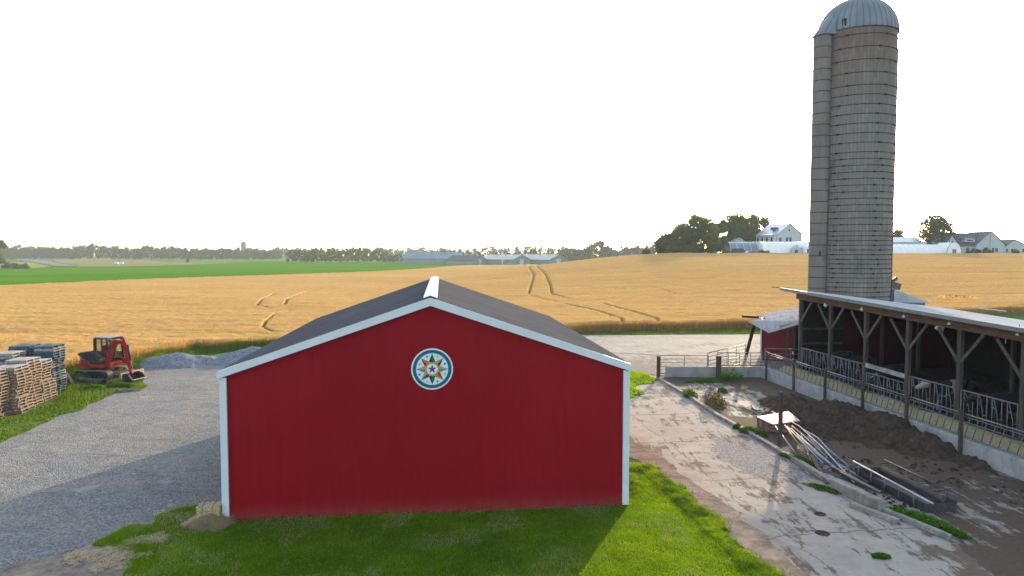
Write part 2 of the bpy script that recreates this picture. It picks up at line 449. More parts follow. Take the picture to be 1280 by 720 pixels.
def mk_concrete(name, base, mud, lo, hi, wet=False, joints=True, zone=None, gravel=False):
    m, nt, b = newmat(name); n = N(nt); v = n.coord('Object'); xyz = n.sep(v)
    f = n.noise(v, .5, 7, .65); fine = n.noise(v, 9, 6, .75)
    c = n.mix(n.ramp(f, [(.3, 0.), (.7, 1.)]), tuple(q*.78 for q in base), tuple(q*1.08 for q in base))
    c = n.mix(n.ramp(n.noise(v, 2.2, 7, .72), [(.45, 0.), (.7, .55)]), c, tuple(q*k for q, k in zip(base, (.72,.64,.58))))
    c = n.mix(n.ramp(fine, [(.5, 0.), (.8, .4)]), c, tuple(q*.5 for q in base))
    if joints:
        vr = n.coord('Object', (1,1,1), (0,0,-.131)); xx = n.sep(vr)
        wob = n.math('MULTIPLY', n.noise(v, .8, 6, .65), .9)
        for a, per, off in ((0, 3.1, .2), (1, 4.6, .7)):
            w = n.math('ABSOLUTE', n.math('SUBTRACT', n.math('FRACT', n.math('ADD', n.math('MULTIPLY', n.math('ADD', xx[a], wob), 1/per), off)), .5))
            c = n.mix(n.ramp(w, [(0, .75), (.004, .5), (.010, 0.)]), c, (.09,.075,.05))
        # hair cracks
        cr = n.vor(n.coord('Object', (1,.6,1), (0,0,.4)), .42, 'DISTANCE_TO_EDGE')
        c = n.mix(n.ramp(n.math('ADD', cr, n.math('MULTIPLY', n.noise(v, 2.5, 5, .7), .05)), [(.016, .35), (.028, 0.)]), c, (.16,.135,.10))
    st = n.noise(n.coord('Object', (2.4, .35, 1), (0,0,-.42)), 1.3, 8, .72)
    big = n.noise(v, .33, 5, .6); mid = n.noise(v, 1.5, 8, .72)
    h = n.math('ADD', n.math('ADD', n.math('MULTIPLY', st, .40), n.math('MULTIPLY', mid, .30)), n.math('MULTIPLY', big, .30))
    if zone:   # more muck towards one side
        zx, zy, zc, zw = zone
        z_ = n.math('MULTIPLY', n.math('SUBTRACT', n.math('ADD', n.math('MULTIPLY', xyz[0], zx), n.math('MULTIPLY', xyz[1], zy)), zc), 1/zw, clamp=True)
        h = n.math('ADD', h, n.math('MULTIPLY', z_, .12))
    mask = n.ramp(h, [(lo, 0.), (hi, 1.)])
    spots = n.ramp(n.noise(v, 3.4, 3, .5), [(.70, 0.), (.715, .9)])
    mudc = n.mix(fine, tuple(q*.55 for q in mud), tuple(q*1.35 for q in mud))
    if gravel:
        cell = n.vor(v, 24, 'F1', 'Color'); bw = n.n('ShaderNodeRGBToBW'); n.l(cell, bw.inputs[0])
        gc = n.mix(bw.outputs[0], (.07,.07,.072), (.34,.33,.32))
        vd = n.n('ShaderNodeVectorMath'); vd.operation = 'DISTANCE'; mp = n.n('ShaderNodeMapping'); mp.inputs['Scale'].default_value = (1.0,.55,0); mp.inputs['Rotation'].default_value = (0,0,0)
        n.l(v, mp.inputs[0]); n.l(mp.outputs[0], vd.inputs[0]); vd.inputs[1].default_value = (9.3, 25.6*.55, 0)
        gm = n.math('SUBTRACT', n.math('ADD', n.math('MULTIPLY', n.noise(v, .9, 7, .7), 1.9), .25), n.math('MULTIPLY', vd.outputs['Value'], .75))
        c = n.mix(n.ramp(gm, [(.0, 0.), (.10, .95)]), c, gc)
        vd2 = n.math('ABSOLUTE', n.math('SUBTRACT', n.math('ADD', xyz[0], n.math('MULTIPLY', xyz[1], .16)), 9.0))
        wm = n.math('SUBTRACT', n.noise(v, .8, 7, .7), n.math('MULTIPLY', vd2, .22))
        c = n.mix(n.ramp(wm, [(.25, 0.), (.5, .7)]), c, (.25,.19,.145))
    c = n.mix(spots, c, mudc); c = n.mix(mask, c, mudc)
    n.l(c, b.inputs['Base Color'])
    if wet: n.l(n.ramp(mask, [(0, .75), (1, .95)]), b.inputs['Roughness'])
    else: b.inputs['Roughness'].default_value = .9
    b.inputs['Specular IOR Level'].default_value = .03 if not wet else .06
    n.bump(n.math('ADD', n.math('MULTIPLY', mask, .6), n.math('MULTIPLY', fine, .4)), b, .7, .03)
    return m
M['drive'] = mk_concrete('drive_concrete', (.39,.355,.305), (.16,.125,.095), .525, .56, zone=(.9,-.42,1.6,3.0), gravel=True)
M['lane'] = mk_concrete('lane_concrete', (.35,.325,.295), (.2,.175,.145), .53, .60, zone=(-.2,-1,-54,6))
M['paddock'] = mk_concrete('paddock_mud', (.32,.295,.255), (.115,.085,.062), .44, .475, joints=False, zone=(-.1,1,21,6))
M['wet'] = mk_concrete('wet_concrete', (.27,.265,.25), (.12,.095,.07), .49, .53, wet=True, joints=False)
def mk_soil(name, c, sc=2, bs=1, d=.1):
    m, nt, b = newmat(name); n = N(nt); v = n.coord('Object')
    f = n.noise(v, sc, 8, .75); f2 = n.noise(v, sc*5, 5, .7)
    col = n.mix(n.ramp(f, [(.35, 0.), (.65, 1.)]), tuple(q*.55 for q in c), tuple(q*1.35 for q in c))
    col = n.mix(n.ramp(f2, [(.62, 0.), (.75, .5)]), col, tuple(min(1,q*2.0) for q in c))
    n.l(col, b.inputs['Base Color']); b.inputs['Roughness'].default_value = .95; b.inputs['Specular IOR Level'].default_value = 0
    n.bump(n.math('ADD', f, n.math('MULTIPLY', f2, .35)), b, bs, d); return m
M['manure'] = mk_soil('manure_soil', (.135,.098,.072), 3.6, 1, .3)
M['lawn'] = mk_soil('lawn_soil', (.08,.16,.014), 2, .5, .03)
M['verge'] = mk_soil('verge_soil', (.09,.13,.03), 1.2, .6, .06)
M['dirt'] = mk_soil('bare_dirt', (.27,.215,.165), 1.5, .6, .04)
M['gravel_pile'] = mk_soil('gravel_heap', (.21,.225,.245), 5, .7, .05)
M['asphalt_pile'] = mk_soil('dark_millings', (.1,.105,.11), 6, .7, .05)

# gravel yard left of the barn
yard = [(-60,-20),(-3,-20),(-3,5),(-5.5,14.5),(-8.6,19.4),(-7,30),(-6,50),(-5,60),(-20,50),(-25,50),(-29,44),(-30,38),(-34,30),(-60,22)]
yard_r = rough_poly(yard, .2, .7, .5, 3)
sheet('gravel_yard', yard_r, .004, M['gravel'])
lane = [(-8,50),(-6,63),(8,63.5),(22,64.5),(40,66),(60,66),(60,46),(30,42),(16,44),(9,42.5),(6,45),(3,49)]
sheet('farm_lane', rough_poly(lane, .25, .8, .4, 5), .008, M['lane'])
behind = [(-8,34.5),(-8,52),(7,52),(9,41),(9.8,32),(8.5,30),(3,33)]
sheet('gravel_path', rough_poly(behind, .2, .4, .5, 8), .006, M['gravel'])
drive = [(2.9,38.5),(5,42.3),(9.2,42.3),(10.6,31),(12.0,22.5),(12.6,19.4),(15.5,17.5),(26,16),(26,-15),(8.2,-15),(6.6,13),(6.3,17.2),(6.1,20.3),(5.5,24),(4.4,28.5),(3.4,33)]
drive_r = rough_poly(drive, .12, .35, .9, 11)
sheet('concrete_drive', drive_r, .010, M['drive'])
padd = [(9.1,42.2),(15.9,42.2),(18.6,16.5),(26,12),(20,13.2),(16,11.5),(12.6,12.6),(11.3,14.8),(11.5,16.8),(12.2,18.4),(12.4,19.6),(10.9,23.5),(9.6,33)]
sheet('paddock_floor', rough_poly(padd, .12, .3, 1.2, 14), .014, M['paddock'])
wet = [(9.6,39.5),(11.5,40.2),(13.2,37.5),(13.3,34.5),(13.4,33.2),(11.2,31),(10.0,31.5),(9.9,35)]
sheet('wet_patch', rough_poly(wet, .08, .9, .9, 17), .018, M['wet'])
M['stony'] = M['gravel']
dstrip = [(3.4,30),(4.5,25.5),(5.3,21.5),(5.9,17.5),(6.3,13.4),(6.8,12),(7.3,14.5),(7.0,17.2),(6.5,20),(6.0,23),(5.2,26.6),(4.3,30.5)]
sheet('dirt_strip', rough_poly(dstrip, .06, .45, 1.1, 29), .014, M['dirt'])
# lawn in front of the barn
lawn_left = [ground(*p)[:2] for p in ((150,760),(150,722),(160,705),(168,691),(132,679),(150,667),(190,656),(212,646),(245,636),(268,640))]
lawn = lawn_left+[(-7.6,19.5),(-2,20.2),(3.6,21.6),(4.0,24.5),(4.9,24.3),(5.5,21),(5.9,18),(6.3,15.2),(6.2,13.4),(5.7,10),(4,5),(-3.5,5),(-6,12)]
lawn_r = rough_poly(lawn, .08, .22, 1.8, 31)
sheet('lawn', lawn_r, .018, M['lawn'])
dirt = [ground(*p)[:2] for p in ((30,705),(90,689),(150,672),(200,655),(235,640),(262,634),(280,650),(260,700),(220,725),(200,800),(-40,800),(-20,722))]
sheet('bare_dirt', rough_poly(dirt, .1, .5, .9, 37), .015, M['dirt'])
vpx = [(0,554),(30,541),(60,528),(95,512),(118,504),(134,499),(146,492),(170,489),(184,484),(176,474),(176,462),(179,450)]
vedge = [(-60,10),(-32,17.5)]+[ground(*p)[:2] for p in vpx]
vback = [(-20,49.8),(-6,57),(-8,60),(-25,54),(-30,46),(-60,40)]
verge_r = rough_poly(vedge+vback, .2, .45, .7, 41)
sheet('grass_verge', verge_r, .012, M['verge'])
g2 = [(3.2,38.8),(4.8,39.6),(6.9,43.0),(8.8,42),(8.9,37.5),(7.6,36.2),(6.4,37.5),(4,35.6),(3,36)]
patch_r = rough_poly([(3.6,29.5),(4.6,31),(6.6,37),(8.6,41),(7.8,44.5),(5.5,44),(3,38)], .15, .8, .7, 43)
sheet('grass_patch', patch_r, .022, M['verge'])
strip_r = rough_poly([(-6,62.6),(8,63),(22,63.6),(40,65),(60,65.5),(60,70),(30,69.2),(9,66.6),(-6,61)], .25, .3, .6, 47)
sheet('lane_verge', strip_r, .016, M['verge'])

# ------------------------------------------------------------------ grass blades and straw (stuff)
def scatter(poly, n, z=0.0, pad=0.0):
    p = np.array(poly); lo = p.min(0); hi = p.max(0)
    q = rng.uniform(lo, hi, (n, 2)); k = inpoly(q[:,0], q[:,1], poly); q = q[k]
    return q
def view_ok(q, m=.06):
    u = q[:,0]/np.maximum(q[:,1], .1); return (np.abs(u) < .75+m) & (q[:,1] > 14)
def hsel(q, d): return q
q = scatter([(-11.5,13.3),(8.0,13.3),(8.0,26),(-11.5,26)], 700000)
edge = fbm(q[:,0]*1.5, q[:,1]*1.5, 31, 4)
sd = sdist(q[:,0], q[:,1], lawn)
k = (sd > (edge-.5)*1.2-.05) & (q[:,1] > 13.5)
br, bx = L2W(BARN, brz, 0, 0)
ca, sa = math.cos(brz), math.sin(brz)
lx = (q[:,0]-BARN.x)*ca+(q[:,1]-BARN.y)*sa; ly = -(q[:,0]-BARN.x)*sa+(q[:,1]-BARN.y)*ca
k &= ~((np.abs(lx) < BW/2+.02) & (ly > -.02))
q = q[k]; sdk = sd[k]
clump = fbm(q[:,0]*2.2, q[:,1]*2.2, 5, 3)
h = (.028+.045*clump)*rng.uniform(.6, 1.3, len(q))*np.where(sdk < .5, 1.5, 1)
v, f = blades(np.column_stack([q, np.full(len(q), .015)]), h, rng.uniform(.012, .022, len(q)), .8)
kd = (fbm(q[:,0]*.9, q[:,1]*.9, 55, 4) > .60) & (rng.uniform(0, 1, len(q)) < .16) | (rng.uniform(0, 1, len(q)) < .03)
v2, f2_ = blades(np.column_stack([q[kd], np.full(kd.sum(), .015)]), h[kd]*1.15, rng.uniform(.010, .02, kd.sum()), 1.1)
tag(np_mesh('dry_grass', v2, f2_, M['straw']), 'dry yellowish blades mixed into the lawn', 'grass', kind='stuff')
ke = (sdk < .55) & (q[:,0] > 3) & (rng.uniform(0, 1, len(q)) < .5)
qe = q[ke]+rng.normal(0, .12, (ke.sum(), 2)); ce = fbm(qe[:,0]*2.5, qe[:,1]*2.5, 57, 3)
v3, f3_ = blades(np.column_stack([qe, np.full(len(qe), .012)]), (.03+.22*np.clip(ce-.4, 0, 1)*2)*rng.uniform(.5, 1.2, len(qe)), rng.uniform(.014, .03, len(qe)), 1.0)
tag(np_mesh('edge_grass', v3, f3_, M['grass_dry']), 'longer rough grass along the right edge of the lawn', 'grass', kind='stuff')
tag(np_mesh('lawn_grass', v, f, M['grass']), 'short mown green grass covering the lawn before the red barn', 'grass', kind='stuff')
def weeds(poly, n, hmin, hmax, w, name, label, mat, sdpoly=None, z=.015, freq=.5, thr=.3):
    q = scatter(poly, n); c = fbm(q[:,0]*freq, q[:,1]*freq, 77, 4); k = (c > thr) & ~((np.abs(q[:,0]+24.4) < 1.9) & (q[:,1] > 39.6) & (q[:,1] < 43.0)); q = q[k]; c = c[k]
    h = (hmin+(hmax-hmin)*np.clip((c-.3)*2.2, 0, 1))*rng.uniform(.5, 1.2, len(q))
    v, f = blades(np.column_stack([q, terr(q[:,0], q[:,1])+z]), h, w*rng.uniform(.6, 1.4, len(q)), .8)
    return tag(np_mesh(name, v, f, mat), label, 'grass', kind='stuff')
vv = [(-34,17)]+vedge[2:]+[(-20,50),(-6,57.2),(-8,60),(-25,54),(-31,46),(-36,40)]
weeds(rough_poly(vv, .2, .7, .7, 41), 190000, .05, .24, .05, 'verge_grass', 'tall weedy grass between the gravel yard, pallets and wheat', M['grass_dry'])
def edge_grass():
    P_ = []
    for a, b in zip(near_e[:-1], near_e[1:]):
        L = math.dist(a, b); m = int(L*900); t = rng.uniform(0, 1, m); nx, ny = (b[1]-a[1])/L, -(b[0]-a[0])/L
        o = np.abs(rng.normal(0, .75, m))
        P_.append(np.column_stack([a[0]+(b[0]-a[0])*t+nx*o, a[1]+(b[1]-a[1])*t+ny*o, o]))
    q = np.concatenate(P_); q = q[~((np.abs(q[:,0]+24.9) < 1.9) & (q[:,1] > 39.6) & (q[:,1] < 43.6))]; hh = np.clip(.75-.25*q[:,2], .15, 1)*rng.uniform(.4, 1.15, len(q))*(.55+.9*fbm(q[:,0]*.7, q[:,1]*.7, 13, 3))
    v, f = blades(np.column_stack([q[:,:2], terr(q[:,0], q[:,1])+.01]), hh, rng.uniform(.03, .09, len(q)), .6)
    return tag(np_mesh('tall_grass', v, f, M['grass_dry']), 'tall green grass growing at the foot of the wheat behind the gravel heaps', 'grass', kind='stuff')
near_e = [(-34,36.2),(-29.0,39.2),(-27.4,43.4),(-26.2,47.0),(-24.6,52.3),(-18,54.8),(-8,58.5),(0,62)]
edge_grass()
weeds(patch_r, 26000, .05, .16, .04, 'patch_grass', 'short grass patch beside the far corner of the barn', M['grass'])
weeds(strip_r, 60000, .06, .2, .06, 'roadside_grass', 'strip of grass between the lane and the wheat', M['grass_dry'])
# straw around the bale and on the bare dirt
def straw(poly, n, name, label, z=.03, seed=0, L=.16):
    q = scatter(poly, int(n*.75)); q = q[fbm(q[:,0]*2.2, q[:,1]*2.2, 33, 4) > .5]; m = len(q); a = rng.uniform(0, 2*PI, m); l = rng.uniform(.4, 1.2, m)*L
    d = np.column_stack([np.cos(a), np.sin(a), rng.uniform(-.1, .25, m)])*l[:,None]/2
    s = np.column_stack([-np.sin(a), np.cos(a), np.zeros(m)])*.006
    P = np.column_stack([q, z+rng.uniform(0, .05, m)])
    v = np.stack([P-d-s, P-d+s, P+d], 1).reshape(-1, 3)
    return tag(np_mesh(name, v, np.arange(3*m).reshape(m, 3), M['straw']), label, 'straw', kind='stuff')
straw(rough_poly([ground(*p)[:2] for p in ((82,691),(110,681),(150,677),(200,668),(208,680),(190,700),(170,716),(120,717),(95,706))], .08, .45, 1.2, 51), 7000, 'loose_straw', 'loose pale straw scattered where gravel meets the lawn', L=.22)
straw(rough_poly([ground(*p)[:2] for p in ((190,640),(225,630),(262,622),(272,640),(240,650),(210,652))], .08, .4, 1.2, 52), 1800, 'loose_straw', 'thin loose straw on the gravel beside the bale', L=.18)

# ------------------------------------------------------------------ the wheat field
WZ = .9
near = [(-140,-5),(-45,30),(-29.0,39.2),(-27.4,43.4),(-26.2,47.0),(-24.6,52.3),(-18,54.8),(-8,58.5),(0,62),(8.6,66.0),(22,68.2),(34,69.5),(52,80),(80,88),(140,92),(260,95)]
farb = [(260,200),(175,199),(150,197),(130,198),(100,200),(60,202),(42,205),(27,225),(20,300),(12,385)]
fb = [ground(px, py, WZ)[:2] for px, py in ((640,331),(600,331.3),(570,332),(527,335.7),(470,338.8),(400,341.5),(320,344),(240,346.5),(160,349.5),(80,353),(0,356.5))]
lst = fb[-1]; farb += fb + [(lst[0]*1.8, lst[1]-30)]
field = near+farb
def track(pts): return [ground(px, py, .45)[:2] for px, py in pts]
tr = [track(t) for t in [
 [(655,331.5),(662,338),(667.5,346),(664,358),(660.5,370.5)],
 [(663,331.5),(673,337),(682,345),(688,360),(690,371),(704,375)],
 [(710,385),(735,390),(757,396),(777,403),(780,412)],
 [(755,384),(790,394),(822,403),(822,413)],
 [(342.6,371),(328.5,377),(321,386)],
 [(383,368),(360,376),(355.6,385)],
 [(362.7,392.6),(345,396),(333,405.5),(328.5,414),(340,421)]]]
faint = [track(t) for t in [[(665,375),(690,379),(720,381),(775,376.5),(835,374),(880,370)],[(825,364),(847,372)],[(704,375),(712,377)],[(660,371),(677,377),(710,385)],
 [(321,386),(338,389.5),(375,388)],[(355,385),(400,386.5)],[(411,361),(383,368)],[(410,352),(470,350),(530,349)],[(840,352),(905,350)],[(900,345),(1000,342)],[(720,360),(780,364)]]]
nu, nv = 1200, 760
us = np.linspace(-1.15, 1.15, nu); yv = 33*np.exp(np.linspace(0, math.log(560/33.), nv))
U, Yg = np.meshgrid(us, yv); Xg = U*Yg
wob = (fbm(Xg*.3, Yg*.3, 9, 3)-.5)*.7
sd = sdist(Xg.ravel(), Yg.ravel(), field).reshape(Xg.shape)+wob
H = WZ*np.clip(sd/.25, 0, 1)
GAP = np.zeros(Xg.shape)
for lines, dep, wd in ((tr, .5, .085), (faint, .12, .13)):
    for t in lines:
        d = np.full(Xg.shape, 1e9)
        for a, b in zip(t[:-1], t[1:]):
            bx0, bx1 = min(a[0],b[0])-3, max(a[0],b[0])+3; by0, by1 = min(a[1],b[1])-3, max(a[1],b[1])+3
            mk = (Xg > bx0) & (Xg < bx1) & (Yg > by0) & (Yg < by1)
            d[mk] = np.minimum(d[mk], segdist(Xg[mk], Yg[mk], a, b))
        wloc = wd*(1+Yg/260)
        if dep > .5: GAP = np.maximum(GAP, np.clip(2.3-d/wloc, 0, 1)*.7)
        else: GAP = np.maximum(GAP, .3*np.clip(1.9-d/wloc, 0, 1))
        H -= np.where(sd > .3, dep*np.clip(1.6-d/wloc, 0, 1), 0)
for (px, py, rx, ry, dp) in ((612,351,2.2,1.2,.6),(635,351.3,1.5,1,.4),(1195,374,1.7,1.2,.7),(1190,373,1.2,.8,.4)):
    c = ground(px, py, .6); H -= np.where(sd > .3, dp*np.exp(-((Xg-c[0])/rx)**2-((Yg-c[1])/ry)**2), 0)
lod = np.clip((fbm(Xg*.12, Yg*.35, 21, 5)-.5)*.28 + (fbm(Xg*1.3, Yg*2.2, 22, 2)-.5)*.14, -.3, .3)
H += np.where(sd > .25, lod, 0)
H = np.maximum(H, 0.0)
V = np.stack([Xg, Yg, terr(Xg, Yg)+H+np.where(sd > 0, .03, 0)], -1).reshape(-1, 3)
Fc = grid_faces(nv, nu)
keep = (sd.ravel()[Fc] > -.02).any(1)
Fc = Fc[keep]; used = np.unique(Fc); remap = np.full(len(V), -1); remap[used] = np.arange(len(used))
def mk_wheat():
    m = bpy.data.materials.new('ripe_wheat'); m.use_nodes = True; nt = m.node_tree; n = N(nt)
    b = nt.nodes['Principled BSDF']; v = n.coord('Object')
    big = n.noise(n.coord('Object', (.35, 1, 1)), .035, 5, .6)
    mid = n.noise(n.coord('Object', (.22, 1, 1), (0,0,.05)), .55, 6, .7)
    fin = n.noise(n.coord('Object', (.5, 1, 1)), 5, 5, .75)
    c = n.mix(n.ramp(big, [(.35, 0.), (.65, 1.)]), (.50,.295,.105), (.60,.38,.145))
    c = n.mix(n.ramp(mid, [(.45, 0.), (.68, .5)]), c, (.47,.285,.10))
    c = n.mix(n.ramp(n.noise(n.coord('Object', (.25, 1, 1)), .12, 4, .6), [(.57, 0.), (.68, .5)]), c, (.42,.36,.07))
    c = n.mix(n.ramp(fin, [(.35, .75), (.6, 0.)]), c, (.33,.19,.06))
    stk = n.noise(n.coord('Object', (.05, 1, 1), (0,0,.06)), .9, 7, .72)
    c = n.mix(n.ramp(stk, [(.49, 0.), (.60, .75)]), c, (.37,.225,.085))
    stk2 = n.noise(n.coord('Object', (.12, 1, 1), (0,0,-.09)), 2.2, 6, .75)
    c = n.mix(n.ramp(stk2, [(.56, 0.), (.66, .35)]), c, (.36,.21,.07))
    an = n.n('ShaderNodeAttribute'); an.attribute_name = 'soil'; c = n.mix(an.outputs['Fac'], c, (.10,.06,.03))
    n.l(c, b.inputs['Base Color']); b.inputs['Roughness'].default_value = 1; b.inputs['Specular IOR Level'].default_value = 0
    n.bump(n.math('ADD', mid, n.math('MULTIPLY', fin, .5)), b, .7, .15)
    return m
M['wheat'] = mk_wheat()
w = np_mesh('wheat_field', V[used], remap[Fc], M['wheat'], smooth=True)
at_ = w.data.attributes.new('soil', 'FLOAT', 'POINT'); at_.data.foreach_set('value', GAP.ravel()[used].astype(np.float32))
tag(w, 'ripe golden wheat crop with curved wheel tracks', 'wheat', kind='stuff')
# ears standing proud of the crop close by, and the stalks along its near edge
n_e = 420000
yy = 34*np.exp(rng.uniform(0, math.log(150/34.), n_e)); uu = rng.uniform(-.82, .82, n_e); xx = uu*yy
s_ = sdist(xx, yy, field); k = s_ > .1; xx, yy, s_ = xx[k], yy[k], s_[k]
dtr = np.full(xx.shape, 1e9)
for t in tr:
    for a, b in zip(t[:-1], t[1:]): dtr = np.minimum(dtr, segdist(xx, yy, a, b))
k = dtr > .5; xx, yy, s_ = xx[k], yy[k], s_[k]
lodp = np.clip((fbm(xx*.12, yy*.35, 21, 5)-.5)*.28 + (fbm(xx*1.3, yy*2.2, 22, 2)-.5)*.14, -.3, .3)
P = np.column_stack([xx, yy, terr(xx, yy)+WZ*.86+lodp])
v, f = blades(P, rng.uniform(.12, .26, len(P)), rng.uniform(.03, .06, len(P))*(1+yy/120), .7)
tag(np_mesh('wheat_ears', v, f, M['wheat_ear']), 'nodding ears standing up out of the near part of the wheat', 'wheat', kind='stuff')
pts = []
for a, b in zip(near[1:-3], near[2:-2]):
    L = math.dist(a, b); m = int(L*420); t = rng.uniform(0, 1, m)
    nx, ny = (b[1]-a[1])/L, -(b[0]-a[0])/L; o = rng.uniform(-.35, .55, m)
    pts.append(np.column_stack([a[0]+(b[0]-a[0])*t+nx*o*.7, a[1]+(b[1]-a[1])*t+ny*o*.7]))
q = np.concatenate(pts); q = q[np.abs(q[:,0]/q[:,1]) < .85]
wq = (fbm(q[:,0]*.3, q[:,1]*.3, 9, 3)-.5)*.7; q = q[sdist(q[:,0], q[:,1], field)+wq > -.4]
v, f = blades(np.column_stack([q, terr(q[:,0], q[:,1])]), rng.uniform(.6, 1.05, len(q)), rng.uniform(.03, .06, len(q)), .3)
tag(np_mesh('wheat_stalks', v, f, M['wheat_ear']), 'upright stalks along the near edge of the wheat', 'wheat', kind='stuff')

# ------------------------------------------------------------------ far fields
def field_sheet(name, pix, mat, dz, over=None):
    pts = []
    m = len(pix)
    for i in range(m):
        a = pix[i]; b = pix[(i+1) % m]
        for k in range(6):
            px = a[0]+(b[0]-a[0])*k/6; py = a[1]+(b[1]-a[1])*k/6
            pts.append(ground(px, py)[:2])
    from mathutils.geometry import delaunay_2d_cdt
    poly = pts
    p = np.array(pts); xs_ = np.arange(p[:,0].min(), p[:,0].max()+12, 12.); ys_ = np.arange(p[:,1].min(), p[:,1].max()+12, 12.)
    A, B = np.meshgrid(xs_, ys_); k = sdist(A.ravel(), B.ravel(), poly) > 2
    inner = np.column_stack([A.ravel()[k], B.ravel()[k]])
    vs = [Vector(q) for q in pts]+[Vector(q) for q in inner]
    r = delaunay_2d_cdt(vs, [], [list(range(len(pts)))], 1, 1e-4)
    zz = [float(terr(q.x, q.y))+dz for q in r[0]]
    fs = [f_ if (r[0][f_[1]]-r[0][f_[0]]).cross(r[0][f_[2]]-r[0][f_[0]]) > 0 else list(reversed(f_)) for f_ in r[2]]
    me = bpy.data.meshes.new(name); me.from_pydata([(q.x, q.y, z) for q, z in zip(r[0], zz)], [], fs); me.update()
    return tag(new_ob(name, me, mat), kind='structure')
def mk_crop(name, c1, c2, ang=.3, rows=.76):
    m, nt, b = newmat(name); n = N(nt); v = n.coord('Object')
    f = n.noise(n.coord('Object', (.2, 1, 1), (0,0,ang)), .05, 6, .65); g_ = n.noise(v, .8, 5, .7)
    c = n.mix(n.ramp(f, [(.35, 0.), (.65, 1.)]), c1, c2)
    c = n.mix(n.ramp(g_, [(.4, .45), (.6, 0.)]), c, tuple(q*.6 for q in c1))
    n.l(c, b.inputs['Base Color']); b.inputs['Roughness'].default_value = 1; b.inputs['Specular IOR Level'].default_value = 0
    n.bump(g_, b, .15, .05); return m
M['corn'] = mk_crop('young_corn', (.055,.165,.004), (.09,.23,.007))
M['hay'] = mk_crop('light_hay', (.20,.24,.055), (.26,.29,.07))
M['fallow'] = mk_crop('tan_fallow', (.22,.19,.10), (.20,.22,.09))
M['far_green'] = mk_crop('far_green', (.10,.20,.03), (.14,.24,.05))
M['far_road'] = simple('far_road', (.13,.13,.135), .9, 0, .1, .2)
field_sheet('corn_field', [(-260,373),(0,359),(160,352),(320,346),(470,341),(527,337.5),(570,333.5),(600,332.4),(640,331.5),(600,330),(510,329),(400,328.3),(330,327.3),(250,331),(190,333.6),(90,334.5),(40,336.5),(0,337),(-260,342)], M['corn'], .10)
field_sheet('hay_field', [(-260,336),(-260,341),(0,336.2),(45,335.6),(64,333.6),(40,328.5),(0,327.8)], M['hay'], .14)
field_sheet('fallow_field', [(48,323.4),(160,323.2),(215,328),(300,328.4),(250,330.6),(190,333),(95,333.8),(98,331.6),(75,328.5)], M['fallow'], .14)
field_sheet('far_field', [(165,323),(330,322.4),(600,323.2),(600,328.4),(400,327.8),(330,326.8),(300,328),(220,327.5)], M['far_green'], .13)
field_sheet('far_road', [(15,323.6),(46,323.5),(72,329),(95,331.8),(93,333.2),(68,332.6),(44,328)], M['far_road'], .2)

# ------------------------------------------------------------------ red barn
barn = thing('red_barn', 'large red metal barn with dark grey roof and pale trim, nearest the viewer', 'barn', (BARN.x, BARN.y, 0), brz)
hw = BW/2; t = .12
def gable(y0, y1, name, hole=None):
    MB().prism([(-hw+.06, 0), (hw-.06, 0), (hw-.06, EAVE-.02), (0, APEX-.02), (-hw+.06, EAVE-.02)], y0, y1, 'y').build(name, M['barn_red'], barn)
gable(0, t, 'front_wall')
gable(BL-t, BL, 'rear_wall')
for s in (-1, 1):
    MB().box((s*(hw-.13), BL/2, (EAVE-.04)/2), (.14, BL-2*t-.01, EAVE-.04)).build('side_wall', M['barn_red_side'], barn)
slope = math.atan2(APEX-EAVE, hw); 
OV = .12
for s in (-1, 1):
    m = MB()
    x1 = s*(hw+.05); z1 = EAVE-(.05)*math.tan(slope)+.12
    m.add([(0, -OV, APEX+.12), (x1, -OV, z1), (x1, BL+OV, z1), (0, BL+OV, APEX+.12),
           (0, -OV, APEX+.04), (x1, -OV, z1-.08), (x1, BL+OV, z1-.08), (0, BL+OV, APEX+.04)],
          [(0,1,2,3),(4,7,6,5),(0,4,5,1),(1,5,6,2),(2,6,7,3)]).build('roof_slope', M['dark_roof'], barn)
    # rake trim follows the gable
    m = MB(); wd = .21
    for y in (-OV-.035,):
        m.add([(0, y, APEX+.11), (s*(hw+.04), y, z1+.005), (s*(hw+.04), y, z1-wd), (0, y, APEX+.11-wd-.03),
               (0, -.003, APEX+.11), (s*(hw+.04), -.003, z1+.005), (s*(hw+.04), -.003, z1-wd), (0, -.003, APEX+.11-wd-.03)],
              [(0,1,2,3),(4,7,6,5),(0,4,5,1),(2,6,7,3),(1,5,6,2)])
    m.build('rake_trim', M['white_metal'], barn)
    MB().box((s*(hw-.07), -.045, (EAVE-.09)/2+.03), (.19, .07, EAVE-.15)).box((s*(hw+.0), .075, (EAVE-.09)/2+.03), (.06, .16, EAVE-.15)).build('corner_trim', M['white_metal'], barn)
    MB().box((s*(hw+.067), BL/2, z1-.12), (.03, BL+.2, .15)).build('eave_trim', M['white_metal'], barn)
m = MB()
for s in (-1, 1):
    m.add([(0, -OV-.06, APEX+.19), (s*.2, -OV-.06, APEX+.12), (s*.2, BL+OV+.05, APEX+.12), (0, BL+OV+.05, APEX+.19),
           (0, -OV-.06, APEX+.16), (s*.2, -OV-.06, APEX+.09), (s*.2, BL+OV+.05, APEX+.09), (0, BL+OV+.05, APEX+.16)], [(0,1,2,3),(4,7,6,5),(0,4,5,1),(1,5,6,2),(2,6,7,3)])
m.build('ridge_cap', M['ridge_plastic'], barn)
MB().box((0, -.02, .06), (BW-.3, .05, .1)).build('base_trim', M['barn_red'], barn)
MB().box((-hw-.05, 1.3, 1.55), (.1, .28, .75)).box((-hw-.12, 1.3, 1.55), (.05, .2, .6)).build('wall_box', M['mach_black'], barn, bevel=.01)

